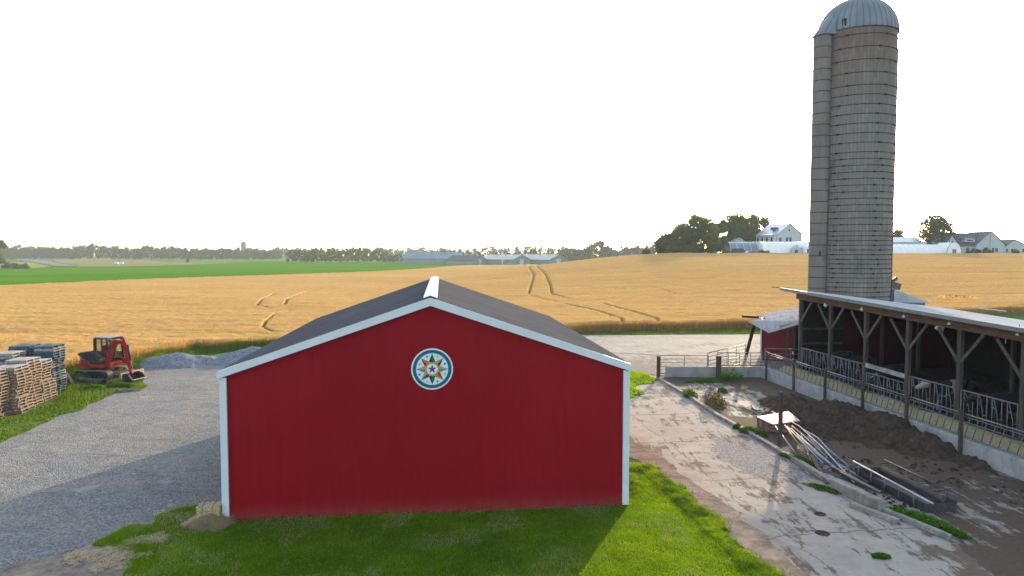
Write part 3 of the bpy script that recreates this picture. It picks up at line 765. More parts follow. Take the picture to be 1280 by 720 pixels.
# painted star disc
sx, sz = -.02, 4.26
sp_ = at(540, 461.5, BARN.y-.05)
lxs = (sp_.x-BARN.x)*math.cos(brz)
sign = thing('star_disc', 'round white and blue disc with an eight-pointed star on the barn gable', 'wall sign', (*L2W(BARN, brz, lxs, -.012), sp_.z), brz)
RR = .605
def flat(name, polys, d, mat, parent=sign, th=.004):
    m = MB()
    for p in polys:
        m.prism(p, -d-th, -d, 'y')
    return m.build(name, M[mat], parent)
def circ(r, n=48, cx=0, cz=0): return [(cx+r*math.cos(2*PI*k/n), cz+r*math.sin(2*PI*k/n)) for k in range(n)]
def ringp(name, r0, r1, d, mat, n=64):
    m = MB(); vs = []; fs = []
    for k in range(n):
        a = 2*PI*k/n; vs += [(r0*math.cos(a), -d, r0*math.sin(a)), (r1*math.cos(a), -d, r1*math.sin(a))]
    fs = [(2*k, 2*k+1, (2*k+3) % (2*n), (2*k+2) % (2*n)) for k in range(n)]
    return m.add(vs, fs).build(name, M[mat], sign)
flat('disc', [circ(RR, 64)], .0, 'hx_white', th=.02)
ringp('blue_border', .475, .565, .022, 'hx_blue')
m = MB(); vs = []; fs = []
for k in range(96):
    a = 2*PI*k/96; ri, ro = (.503, .537) if k % 2 else (.517, .523)
    vs += [(ri*math.cos(a), -.0245, ri*math.sin(a)), (ro*math.cos(a), -.0245, ro*math.sin(a))]
fs = [(2*k, 2*k+1, (2*k+3) % 192, (2*k+2) % 192) for k in range(96)]
m.add(vs, fs).build('border_pattern', M['hx_dgreen'], sign)
ringp('inner_line', .462, .475, .0235, 'hx_teal')
cols = [('hx_dgreen','hx_green'), ('hx_gold','hx_navy'), ('hx_peach','hx_teal'), ('hx_red','hx_orange'), ('hx_green','hx_dgreen'), ('hx_navy','hx_gold'), ('hx_teal','hx_peach'), ('hx_red','hx_orange')]
for k in range(8):
    a = PI/2-k*PI/4
    tip = (.46*math.cos(a), .46*math.sin(a)); L_ = (.235*math.cos(a+.42), .235*math.sin(a+.42)); R_ = (.235*math.cos(a-.42), .235*math.sin(a-.42)); c0 = (.15*math.cos(a), .15*math.sin(a))
    flat('star_point', [[c0, L_, tip]], .024, cols[k][0], th=.003); flat('star_point', [[c0, tip, R_]], .0245, cols[k][1], th=.003)
    b_ = a-PI/8
    flat('rosette', [circ(.032, 10, .395*math.cos(b_), .395*math.sin(b_))], .024, ('hx_sage','hx_blue')[k % 2], th=.002)
ringp('gold_ring', .155, .205, .029, 'hx_gold')
flat('hub_disc', [circ(.157, 32)], .0275, 'hx_white', th=.002)
flat('small_star', [[((.135 if j % 2 == 0 else .055)*math.cos(PI/2+j*PI/5), (.135 if j % 2 == 0 else .055)*math.sin(PI/2+j*PI/5)) for j in range(10)]], .031, 'hx_purple', th=.003)

# hay bale and straw heap at the barn corner
bx0, by0 = fl[0], fl[1]
hb = thing('hay_bale', 'small tan square hay bale on a straw heap at the left barn corner', 'hay bale', (bx0-.36, by0-.1, .24), .2)
m = MB(); m.box((0,0,.15), (.6,.42,.3)); ob = m.build('bale', None, hb)
import bmesh
bmh = bmesh.new(); bmh.from_mesh(ob.data); bmesh.ops.subdivide_edges(bmh, edges=bmh.edges[:], cuts=9, use_grid_fill=True)
for v_ in bmh.verts: v_.co += Vector((random.uniform(-1,1), random.uniform(-1,1), random.uniform(-1,1)))*.022
bmh.to_mesh(ob.data); bmh.free(); M['bale'] = simple('pressed_hay', (.46,.35,.21), .95, 0, .45, 18, bump=.8, stretch=(1,1,3)); ob.data.materials.append(M['bale'])
m = MB()
for x_ in (-.14, .14): m.tube([(x_,-.235,0),(x_,-.235,.325),(x_,.235,.325),(x_,.235,0)], .006, 5)
m.build('twine', M['rope'] if 'rope' in M else M['wood_grey'], hb)
nn = 9000; a_ = rng.uniform(0, 2*PI, nn); r_ = np.sqrt(rng.uniform(0, 1, nn))*.68
hx = r_*np.cos(a_)*1.0; hy = r_*np.sin(a_)*.7; r_ = r_*(.7+.75*fbm(np.cos(a_)*2, np.sin(a_)*2, 9, 3)); hx = r_*np.cos(a_); hy = r_*np.sin(a_)*.7; hz = np.clip(.34*(1-(r_/.68)**1.2), 0, 1)
P = np.column_stack([bx0-.3+hx, by0-.25+hy, .02+hz*rng.uniform(.5, 1.1, nn)])
d_ = np.column_stack([np.cos(a_*7.3), np.sin(a_*7.3), rng.uniform(-.5, .5, nn)])*rng.uniform(.05, .17, nn)[:,None]
s_3 = np.column_stack([-np.sin(a_*7.3), np.cos(a_*7.3), np.zeros(nn)])*.008
v = np.stack([P-d_-s_3, P-d_+s_3, P+d_], 1).reshape(-1, 3)
tag(np_mesh('straw_heap', v, np.arange(3*nn).reshape(nn, 3), M['straw']), 'loose straw heap under the bale at the barn corner', 'straw', kind='stuff')

# ------------------------------------------------------------------ silo
SX, SY = 27.3, 55.0; SR = 2.85; STOP = 24.75
silo = thing('silo', 'tall grey concrete stave silo with steel hoops and ribbed metal dome', 'silo', (SX, SY, 0))
def mk_stave(name='silo_staves', r=SR):
    m, nt, b = newmat(name); n = N(nt); tc = n.coord('Object'); s = n.sep(tc)
    ang = n.math('MULTIPLY', n.math('ARCTAN2', s[1], s[0]), r)      # metres round the wall
    cm = n.n('ShaderNodeCombineXYZ'); n.l(ang, cm.inputs[0]); n.l(s[2], cm.inputs[1])
    br_ = n.n('ShaderNodeTexBrick'); n.l(cm.outputs[0], br_.inputs['Vector'])
    rot = n.n('ShaderNodeCombineXYZ'); n.l(s[2], rot.inputs[0]); n.l(ang, rot.inputs[1])
    n.l(rot.outputs[0], br_.inputs['Vector'])
    br_.inputs['Scale'].default_value = 1; br_.inputs['Brick Width'].default_value = .76; br_.inputs['Row Height'].default_value = .254
    br_.inputs['Mortar Size'].default_value = .012; br_.offset = .5
    br_.inputs['Color1'].default_value = (.182,.156,.134,1); br_.inputs['Color2'].default_value = (.242,.21,.181,1); br_.inputs['Mortar'].default_value = (.095,.085,.076,1)
    f = n.noise(n.coord('Object', (1,1,.12)), .9, 6, .65)
    c = n.mix(n.ramp(f, [(.3, 0.), (.7, .7)]), br_.outputs[0], (.15,.135,.125))
    f2 = n.noise(n.coord('Object', (2.5,2.5,.25)), 1.2, 6, .7)
    c = n.mix(n.ramp(f2, [(.55, 0.), (.75, .55)]), c, (.33,.31,.29))
    # rust and wash streaks under the dome
    top = n.ramp(n.math('MULTIPLY', s[2], 1/25.0), [(.70, 0.), (.97, 1.)])
    c = n.mix(n.math('MULTIPLY', top, n.noise(n.coord('Object', (3,3,.3)), 1.1, 5, .7)), c, (.15,.075,.045))
    f3 = n.noise(n.coord('Object', (1.5,1.5,.5), (0,0,1)), .6, 4, .6)
    c = n.mix(n.ramp(f3, [(.58, 0.), (.72, .6)]), c, (.07,.07,.065))
    n.l(c, b.inputs['Base Color']); b.inputs['Roughness'].default_value = .85
    n.bump(br_.outputs['Fac'], b, -.35, .03)
    return m
M['stave'] = mk_stave(); M['hoop'] = simple('hoop_steel', (.045,.038,.034), .8, .0, .35, 4, dirt=(.22,.10,.05), dirt_amt=.7)
MB().lathe([(SR, 0), (SR, STOP)], 96).build('wall', M['stave'], silo)
hz_ = []; z = .3
while z < STOP-.3:
    hz_.append(z); z += .36 if z < 9 else (.5 if z < 15 else (.72 if z < 20 else .95))
hoopm = None
for i, z in enumerate(hz_):
    if hoopm is None:
        m = MB(); pr = .022; n_ = 72
        vs = []; fs = []
        for k in range(n_):
            a = 2*PI*k/n_
            for j in range(6):
                q = 2*PI*j/6; vs.append(((SR+.02+pr*math.cos(q))*math.cos(a), (SR+.02+pr*math.cos(q))*math.sin(a), pr*math.sin(q)))
        for k in range(n_):
            for j in range(6): fs.append((k*6+j, k*6+(j+1) % 6, ((k+1) % n_)*6+(j+1) % 6, ((k+1) % n_)*6+j))
        m.add(vs, fs, True)
        for a in (.6, 2.2, 3.9, 4.9, 5.6): m.box(((SR+.05)*math.cos(a), (SR+.05)*math.sin(a), 0), (.07, .2, .09), (0, 0, a))
        o = m.build('hoop', M['hoop'], silo); hoopm = o
    else:
        o = hoopm.copy(); COL.objects.link(o); o.parent = silo
    o.location = (0, 0, z); o.rotation_euler = (0, 0, random.uniform(-.15, .15))
# dome
dome = MB(); pf = [(SR+.1, -.06)]
for k in range(0, 13):
    a = k/12*PI/2*.985; pf.append(((SR+.06)*math.cos(a)**.92, 2.85*math.sin(a)))
nrib = 40
dome.lathe(pf, nrib*6, c=(0,0,0), fn=lambda a, z: 1+(.022 if abs(((a*nrib/(2*PI)) % 1)-.5) > .4 else 0))
def mk_dome():
    m, nt, b = newmat('dome_metal'); n = N(nt); v = n.coord('Object'); s_ = n.sep(v)
    an = n.math('MULTIPLY', n.math('ARCTAN2', s_[1], s_[0]), 40/(2*PI))
    w = n.math('ABSOLUTE', n.math('SUBTRACT', n.math('FRACT', an), .5))
    panel = n.noise(v, .7, 2, .5)
    c = n.mix(panel, (.14,.155,.17), (.26,.275,.29))
    c = n.mix(n.ramp(w, [(.36, 0.), (.42, .6), (.5, .3)]), c, (.07,.075,.08))
    c = n.mix(n.ramp(n.noise(n.coord('Object', (2,2,.4)), 1.3, 5, .7), [(.5, 0.), (.75, .5)]), c, (.2,.16,.13))
    n.l(c, b.inputs['Base Color']); b.inputs['Roughness'].default_value = .5; b.inputs['Metallic'].default_value = .15; return m
M['dome_metal'] = mk_dome()
d0 = dome.build('dome', M['dome_metal'], silo); d0.location = (0, 0, STOP)
MB().lathe([(.01, .18), (.3, .12), (.34, 0), (.34, -.2)], 20).build('vent_cap', M['dome_metal'], d0).location = (0, 0, 2.83)
MB().box((-1.98, -2.02, .38), (.32, .14, .6), (0, 0, -.78)).build('hatch', M['mach_black'], d0)
# chute on the left side with its hood
ca_ = math.atan2(-1.0, -3.35); cx_, cy_ = -3.08, -.9; CR = .68
chute = MB().lathe([(CR, 0), (CR, STOP-.25)], 28, c=(cx_, cy_, 0)).build('chute', M['stave2'] if 'stave2' in M else None, silo)
M['chute_conc'] = simple('chute_concrete', (.20,.174,.152), .85, 0, .2, 1.5, stretch=(1,1,.15), dirt=(.14,.11,.09), dirt_amt=.6)
chute.data.materials.append(M['chute_conc'])
m = MB(); 
cz_ = .6
while cz_ < STOP-.6:
    m = MB(); n_ = 28; vs = []; fs = []
    for k in range(n_):
        a = 2*PI*k/n_
        vs += [(cx_+(CR+.003)*math.cos(a), cy_+(CR+.003)*math.sin(a), cz_-.025), (cx_+(CR+.03)*math.cos(a), cy_+(CR+.03)*math.sin(a), cz_), (cx_+(CR+.003)*math.cos(a), cy_+(CR+.003)*math.sin(a), cz_+.025)]
    for k in range(n_):
        j = (k+1) % n_
        fs += [(3*k, 3*j, 3*j+1, 3*k+1), (3*k+1, 3*j+1, 3*j+2, 3*k+2)]
    m.add(vs, fs).build('chute_band', M['hoop'], silo); cz_ += .85
MB().box((cx_-.15, cy_-CR-.0, 7.6), (.12, .05, .35)).build('chute_window', M['mach_black'], silo)
# hood: sheet metal cone from the dome down over the chute
m = MB(); n_ = 16; vs = []; fs = []
lo = []; hi = []
for k in range(n_+1):
    a = ca_-PI*.5+PI*k/n_
    lo.append((cx_+(CR+.12)*math.cos(a), cy_+(CR+.12)*math.sin(a), STOP-.3))
    a2 = ca_-.42+.84*k/n_
    hi.append(((SR-.55)*math.cos(a2), (SR-.55)*math.sin(a2), STOP+1.75))
m.add(lo+hi, [(k, k+1, n_+2+k, n_+1+k) for k in range(n_)]).add([lo[0], hi[0], (math.cos(ca_-.35)*(SR-.1), math.sin(ca_-.35)*(SR-.1), STOP-.3)], [(0,1,2)]).add([lo[-1], hi[-1], (math.cos(ca_+.35)*(SR-.1), math.sin(ca_+.35)*(SR-.1), STOP-.3)], [(0,1,2)])
m.build('chute_hood', M['dome_metal'], silo)
# filler pipe up the right side
MB().tube([(SR*.97, -.95, 1), (SR*.97, -.95, STOP-1.2)], .045, 8).build('ladder_pipe', M['hoop'], silo)

# ------------------------------------------------------------------ cattle shed
SL = 33.0                                        # runs from the far end towards the camera
s0 = (lineX(41.2), 41.2)
shed = thing('cattle_shed', 'open-fronted cattle shed with pale sloping metal roof and timber posts', 'barn', (s0[0], s0[1], 0), SH)
# local: x to the right (back of the shed), -y towards the camera
FH0, FH1 = 5.42, 4.94                             # roof height at the far and near ends
def fh(y): return FH0+(FH1-FH0)*(-y/15.0)
DEP = 10.5; DROP = 1.35
m = MB(); y0, y1 = .95, -SL
m.add([(-.75, y0, fh(y0)+.06), (DEP, y0, fh(y0)-DROP), (DEP, y1, fh(y1)-DROP), (-.75, y1, fh(y1)+.06),
       (-.75, y0, fh(y0)-.0), (DEP, y0, fh(y0)-DROP-.06), (DEP, y1, fh(y1)-DROP-.06), (-.75, y1, fh(y1)-.0)],
      [(0,1,2,3),(4,7,6,5),(0,4,5,1),(1,5,6,2),(2,6,7,3),(3,7,4,0)]).build('roof', M['galv_roof'], shed)
MB().beam((-.79, y0, fh(y0)-.02), (-.79, y1, fh(y1)-.02), .04, .17).build('fascia', M['galv'], shed)
MB().beam((-.12, .1, fh(0)-.32), (-.12, y1, fh(y1)-.32), .14, .46).build('front_beam', M['wood_brown'], shed)
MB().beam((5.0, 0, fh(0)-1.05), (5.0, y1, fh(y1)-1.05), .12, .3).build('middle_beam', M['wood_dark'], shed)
m = MB()
for i in range(28):
    yy_ = .6-i*1.0
    m.beam((-.7, yy_, fh(yy_)-.08), (DEP-.1, yy_, fh(yy_)-DROP-.14), .05, .12)
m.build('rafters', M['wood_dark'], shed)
posts = [ -.15-3.16*i for i in range(9)]
for i, py_ in enumerate(posts):
    MB().box((0, py_, fh(py_)/2-.28), (.17, .2, fh(py_)-.56)).build('post', M['wood_grey'], shed)
    MB().box((5.0, py_-.4, (fh(py_)-1.2)/2), (.16, .16, fh(py_)-1.2)).build('inner_post', M['wood_grey'], shed)
    for s in (-1, 1):
        if i == 0 and s > 0: continue
        MB().beam((-.04, py_+s*.05, fh(py_)-1.95), (-.04, py_+s*1.25, fh(py_)-.62), .06, .13).build('knee_brace', M['wood_brace'], shed)
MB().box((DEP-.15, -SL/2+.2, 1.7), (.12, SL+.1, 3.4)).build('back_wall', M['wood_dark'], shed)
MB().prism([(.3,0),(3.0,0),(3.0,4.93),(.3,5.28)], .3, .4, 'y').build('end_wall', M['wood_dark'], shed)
MB().prism([(3.01,0),(10.45,0),(10.45,4.0),(3.01,4.92)], .3, .4, 'y').build('red_end_wall', M['shed_red_shaded'], shed)
MB().box((DEP/2, -SL+.2, 1.8), (DEP-.6, .1, 3.5)).build('added_end_blocker', M['wood_dark'], shed)  # unseen wall added to keep light out of the shed's near end
for zz in (2.1, 3.0): MB().box((1.7, .28, zz), (2.6, .05, .12)).build('girt', M['wood_grey'], shed)
MB().box((5.0, -SL/2+.2, .25), (DEP-.6, SL-.4, .5)).build('floor_slab', M['manure'], shed)
MB().beam((-.1, 1.0, fh(0)+.05), (-1.25, 1.05, fh(0)+.12), .06, .05).build('gutter_stub', M['wood_brown'], shed)

def shed_w(x, y): return L2W(s0, SH, x, y)
# headlock stanchions, one panel per bay
def headlock(L, kind=0):
    hl = thing('headlock_panel', '', 'cattle headlock', (0,0,0))
    m = MB(); zb, zt = .62, 1.93
    if kind == 1: zt = 1.55
    m.tube([(0,0,zt),(0,-L,zt)], .035, 8); m.tube([(0,0,zb),(0,-L,zb)], .035, 8)
    for y in (0, -L): m.tube([(0,y,.45),(0,y,zt)], .035, 8)
    m.build('frame', M['galv'], hl)
    n_ = int(L/.61); sp2 = L/n_
    for k in range(n_):
        yc = -sp2*(k+.5)
        m = MB()
        m.tube([(0,yc+.2,zb),(0,yc+.2,zt)], .022, 6); m.tube([(0,yc-.26,zb),(0,yc-.26,zt)], .022, 6)
        m.tube([(.03,yc+.16,zt-.05),(.03,yc-.02,(zb+zt)/2),(.03,yc-.05,zb)], .02, 6)
        m.tube([(0,yc-.26,zb+.55),(.0,yc-.08,zb+.5)], .018, 6); m.tube([(0,yc+.2,zt-.35),(0,yc+.02,zt-.42)], .018, 6)
        m.build('neck_bar', M['galv'], hl)
    return hl
onames = ['first', 'second', 'third', 'fourth', 'fifth', 'sixth', 'seventh', 'eighth', 'ninth', 'tenth', 'eleventh', 'twelfth', 'thirteenth', 'fourteenth', 'fifteenth', 'sixteenth', 'seventeenth', 'eighteenth', 'nineteenth', 'twentieth']
for i in range(7):
    h_ = headlock(2.9, 1 if i == 2 else 0)
    wx, wy = shed_w(.0, posts[i]-.13); h_.location = (wx, wy, .0); h_.rotation_euler = (0,0,SH)
    h_['label'] = 'galvanised cattle headlock panel, %s bay from the far end of the shed%s' % (onames[i], ' under a plank' if i == 2 else '')
    h_['group'] = 'headlock panels along the shed front'
tag(MB().beam((*shed_w(-.05, posts[2]-.1), 1.93), (*shed_w(-.05, posts[3]+.1), 1.88), .06, .22).build('plank', M['pallet_grey']), 'long grey plank rail fixed between two shed posts above the headlocks', 'plank')
# hanging lamps
lamp_px = [(1032, 381), (1078, 386), (1131, 395), (1188, 404), (1274, 417)]
for i, (px, py) in enumerate(lamp_px):
    u = (px-640)/F; Yl = (22-.2)/(u+.111); p = at(px, py, Yl)
    L = thing('hanging_lamp', 'small white lamp hanging under the shed beam, %s from the far end' % onames[i], 'lamp', (p.x, p.y, p.z), SH, 'lamps under the shed beam')
    MB().tube([(0,0,.12),(0,0,.34)], .012, 6).build('cord', M['mach_black'], L)
    MB().lathe([(.03, .14), (.05, .08), (.11, -.02), (.12, -.06), (.1, -.055)], 16).build('lamp_shade', M['bulb_white'], L)
    MB().lathe([(.005,-.14),(.045,-.12),(.06,-.08),(.05,-.04),(.02,-.01)], 12).build('bulb', M['bulb_white'], L)
p = at(1175, 409, 30.2)
L = thing('floodlight', 'white box floodlight bracketed inside the shed beside the fourth post', 'floodlight', p, SH)
MB().box((0,0,0), (.26,.3,.3), (0,.5,0)).build('housing', M['bulb_white'], L, bevel=.03)
MB().beam((.1,0,.1), (.35,0,.35), .04, .04).build('bracket', M['steel_dark'], L)
for (px, py, Yd) in ((1257, 426, 27.5),):
    p = at(px, py, Yd); tag(MB().tube([(0,0,-.12),(0,0,.12)], .02, 8).build('light_tube', M['bulb_white']), 'short white tube hanging in the dark shed near the right edge', 'lamp').location = p

# feed bunk wall, alley and feed
def wpt(Y, dx=0, z=0): return (wallX(Y)+dx, Y, z)
bunk = thing('bunk_wall', 'low pale concrete feed bunk wall running along the paddock', 'wall', (0,0,0))
m = MB(); Ya, Yb = 41.6, 14.0
def strip_prism(prof, Y0, Y1, n=1):
    m = MB()
    for i in range(n):
        a = Y0+(Y1-Y0)*i/n; b = Y0+(Y1-Y0)*(i+1)/n; k = len(prof)
        vs = [(wallX(a)+x, a, z) for x, z in prof]+[(wallX(b)+x, b, z) for x, z in prof]
        m.add(vs, [tuple(range(k)), tuple(range(2*k-1, k-1, -1))]+[(j, (j+1) % k, (j+1) % k+k, j+k) for j in range(k)])
    return m
strip_prism([(-.12, 0), (.12, 0), (.12, .68), (.09, .71), (-.09, .71), (-.12, .68)], Ya, Yb).build('wall_body', M['concrete_wall'], bunk)
MB().box((12.4+.05, 41.7, .33), (6.0, .22, .66)).build('end_wall', M['concrete_wall'], bunk)
al = strip_prism([(.12, 0), (1.25, 0), (2.1, 0), (2.1, .5), (.12, .5)], Ya, Yb).build('feed_alley', M['alley']); tag(al, kind='structure')
# feed heap: height field
na, nb = 260, 26
Yv = np.linspace(41.0, 15, na); sv = np.linspace(0, 1, nb)
A, B = np.meshgrid(Yv, sv, indexing='ij')
xw = 19.6-.102*A+.55; xl = 22-.111*A-.12
Xf = xw+(xl-xw)*B
prof = np.sin(np.clip(B, 0, 1)*PI)**.6
Zf = .49+.30*prof*(.65+.7*fbm(A*.7, B*2, 61, 3))+.05*(fbm(A*5, B*9, 62, 3)-.5)*prof
tag(np_mesh('feed_heap', np.stack([Xf.ravel(), A.ravel(), Zf.ravel()], 1), grid_faces(na, nb), M['feed'], smooth=True), 'long yellow strip of chopped feed in front of the headlocks', 'feed', kind='stuff')

# slant-bar feed fence on the bunk wall
fence = thing('feed_fence', 'metal feed fence with slanted bars on top of the bunk wall', 'fence', (0,0,0))
fY = [40.7, 37.5, 34.4, 31.3, 28.3, 25.3, 22.2, 19.1, 16.0]
for Yp in fY:
    MB().box((wallX(Yp)-.17, Yp, .87), (.1, .13, 1.72)).box((wallX(Yp)-.17, Yp, 1.74), (.13, .16, .03)).build('post', M['wood_grey'] if Yp < 39 else M['wood_grey'], fence)
for a, b in zip(fY[:-1], fY[1:]):
    MB().tube([wpt(a, -.1, 1.66), wpt(b, -.1, 1.66)], .03, 8).tube([wpt(a, -.1, 1.56), wpt(b, -.1, 1.56)], .018, 6).build('top_rail', M['galv'], fence)
    MB().tube([wpt(a, -.05, .8), wpt(b, -.05, .8)], .022, 6).build('bottom_rail', M['galv'], fence)
    m = MB(); n_ = 8
    for k in range(n_):
        y_ = a+(b-a)*(k+.5)/n_
        m.tube([wpt(y_-.16, -.1, 1.57), wpt(y_+.16, -.05, .79)], .014, 6)
    m.build('slant_bars', M['galv'], fence)
# end panel on the far wall and two gates
def bar_panel(name, label, cat, p, q, z0, z1, n, vn, r=.022, mat='galv', brace=False, group=None):
    p = Vector(p); q = Vector(q); d = q-p; L = d.length
    t_ = thing(name, label, cat, (p.x, p.y, 0), math.atan2(d.y, d.x), group)
    m = MB()
    for x in (0, L): m.tube([(x,0,z0),(x,0,z1)], r*1.2, 8)
    m.tube([(0,0,z0),(L,0,z0)], r*1.2, 8); m.tube([(0,0,z1),(L,0,z1)], r*1.2, 8)
    m.build('frame', M[mat], t_)
    for i in range(1, n): MB().tube([(0,0,z0+(z1-z0)*i/n),(L,0,z0+(z1-z0)*i/n)], r*.8, 6).build('bar', M[mat], t_)
    m = MB()
    for i in range(1, vn+1): m.tube([(L*i/(vn+1),.02,z0),(L*i/(vn+1),.02,z1)], r*.9, 6)
    if vn: m.build('upright', M[mat], t_)
    return t_
def wood_post(px, py, h, label, w=.15, group=None, name='fence_post', mat='wood_grey'):
    x, y, z = ground(px, py)
    o = MB().box((0,0,h/2), (w,w,h)).build(name, M[mat], None, bevel=.012); o.location = (x, y, z-.01)
    return tag(o, label, 'post', group)
wood_post(823, 474.5, 1.45, 'grey wooden gate post at the left end of the pipe gate', .2)
wood_post(898, 474.5, 1.45, 'grey wooden post where the pipe gate meets the low wall', .26)
bar_panel('pipe_gate', 'long galvanised pipe gate between the two wooden posts', 'gate', (9.1, 41.6, 0), (12.1, 41.75, 0), .25, 1.36, 5, 1)
bar_panel('rail_fence', 'pipe rail fence standing on the low concrete end wall', 'fence', (12.6, 41.62, 0), (15.35, 41.62, 0), .74, 1.52, 4, 3)
g_a = ground(887, 466); g_b = ground(962, 452)
bar_panel('pipe_gate', 'open pipe gate angled back behind the low concrete wall', 'gate', (12.1, 41.95, 0), (15.9, 46.2, 0), .2, 1.45, 5, 3)
bar_panel('pipe_gate', 'pipe gate in front of the open red lean-to', 'gate', (15.9, 42.6, 0), (18.9, 42.0, 0), .35, 1.65, 4, 1)
wl = MB()
for z_ in (1.36,): wl.tube([(9.0, 41.6, z_), (7.9, 42.4, z_-.02), (4.5, 43.6, z_-.05)], .015, 6)
tag(wl.build('fence_wire', M['galv']), 'single wire running left from the gate post to behind the barn', 'wire')
tag(MB().tube([(0,0,0),(0,0,1.5)], .03, 8).build('wire_post', M['galv']), 'thin metal post holding the wire near the barn', 'post').location = (4.5, 43.6, 0)

# ------------------------------------------------------------------ red feed room beyond the shed
def P3(px, py, Y): return at(px, py, Y)
RRZ = -.35
room = thing('red_feed_room', 'small red sided feed room with two rusty metal lean-to roofs', 'shed', (17.75, 48.3, 0), RRZ)
def wallbox(m, x0, x1, y0, y1, z1): m.box(((x0+x1)/2, (y0+y1)/2, z1/2), (abs(x1-x0), abs(y1-y0), z1))
m = MB(); wallbox(m, 0, 2.1, 0, .1, 2.72); wallbox(m, 0, .1, .1, 3.6, 2.72); m.build('red_wall', M['shed_red'], room)
MB().box((-.03, -.03, 1.3), (.09, .09, 2.6)).build('corner_trim', M['white_paint'], room)
m = MB(); wallbox(m, .1, 5.2, 3.5, 3.6, 3.0); wallbox(m, 2.1, 2.2, -.0, 3.5, 2.8); wallbox(m, 4.6, 4.7, -2.5, 3.5, 3.1); wallbox(m, 2.2, 4.6, 1.4, 1.5, 3.1); m.build('back_wall', M['wood_dark'], room)
MB().box((3.0,1.36,1.95), (.3,.04,.85)).build('window', M['white_paint'], room)
def slab(name, pts, mat, th=.05, par=room):
    m = MB(); inv = Matrix.Rotation(-par.rotation_euler.z, 3, 'Z'); base = Vector(par.location)
    lp = [inv @ (Vector(q)-base) for q in pts]; n = len(lp)
    return m.add(lp+[q-Vector((0,0,th)) for q in lp], [tuple(range(n)), tuple(range(2*n-1, n-1, -1))]+[(i, i+n, (i+1) % n+n, (i+1) % n) for i in range(n)]).build(name, mat, par)
M['rusty_roof'] = mk_roof('rusty_galv_roof', (.36,.37,.38), .3, 0, .6, 0, (.3,.17,.11), .85)
slab('lower_roof', [P3(935,401.5,46.5), P3(961,415.5,43.0), P3(1015,400.5,42.2), P3(1015,389.5,46.0)], M['rusty_roof'])
slab('upper_roof', [P3(946,393.5,50.5), P3(962,398.5,46.8), P3(1016,391.5,46.2), P3(1016,380.5,53)], M['rusty_roof'])
inv = Matrix.Rotation(-RRZ, 3, 'Z'); base = Vector(room.location)
def rl(q): return inv @ (Vector(q)-base)
a_ = P3(943,405,46.2); b_ = ground(933,443)
MB().beam(rl(a_), rl((b_[0], b_[1], 0)), .2, .2).build('leaning_post', M['wood_dark'], room)
MB().beam(rl(P3(928,395.5,50)), rl(P3(948,396.5,50)), .22, .16).build('roof_beam_end', M['wood_dark'], room)
for px in (985, 993): 
    q = P3(px, 402, 43.4); MB().beam(rl((q.x, q.y, 0)), rl((q.x, q.y, 3.0)), .14, .14).build('post', M['wood_grey'], room)
q = P3(1006, 402, 42.8); MB().beam(rl((q.x, q.y, 0)), rl((q.x, q.y, 3.2)), .12, .12).build('post', M['white_paint'], room)
MB().beam(rl(P3(975,409,43.2)), rl(P3(1009,402,42.8)), .08, .2).build('lintel', M['wood_brown'], room)
# bright marker pieces in the doorway
q = P3(991, 449, 42.4)
mk = thing('marker_stake', 'slim red and white marker stake in the lean-to doorway', 'stake', (q.x, q.y, .4))
for i in range(5): MB().tube([(0,0,.22*i),(0,0,.22*i+.2)], .035, 8).build('band', M['white_paint'] if i % 2 == 0 else M['mach_red'], mk)
# machine room at the foot of the silo
sr = thing('silo_room', 'small stepped grey metal room at the right foot of the silo', 'shed', (31.6, 55.5, 0), SH)
MB().box((-.2,0,1.9), (2.6,3,3.8)).build('wall', M['galv'], sr)
m = MB(); m.add([(-1.7,-1.7,4.75),(1.3,-1.7,3.75),(1.3,1.7,3.75),(-1.7,1.7,4.75),(-1.7,-1.7,3.7),(1.3,-1.7,3.7),(1.3,1.7,3.7),(-1.7,1.7,3.7)], [(0,1,2,3),(4,7,6,5),(0,4,5,1),(1,5,6,2),(2,6,7,3),(3,7,4,0)]).build('roof', M['galv_roof'], sr)
MB().box((-.9,-.4,5.0), (.8,.8,.5), (0,.3,0)).tube([(-1.2,-.4,5.2),(-.6,-.4,5.6)], .14, 10).build('blower_head', M['steel_dark'], sr)
w_ = at(1237, 386.5, 50)
tag(MB().box((0,0,0), (2.2,.5,.06), (0,.12,.1)).box((-.7,.05,.06), (.9,.4,.05), (0,.2,0)).build('loose_sheet', M['white_metal']), 'loose bent white metal sheet lying beyond the shed roof', 'metal sheet').location = w_ - Vector((0,0,0))

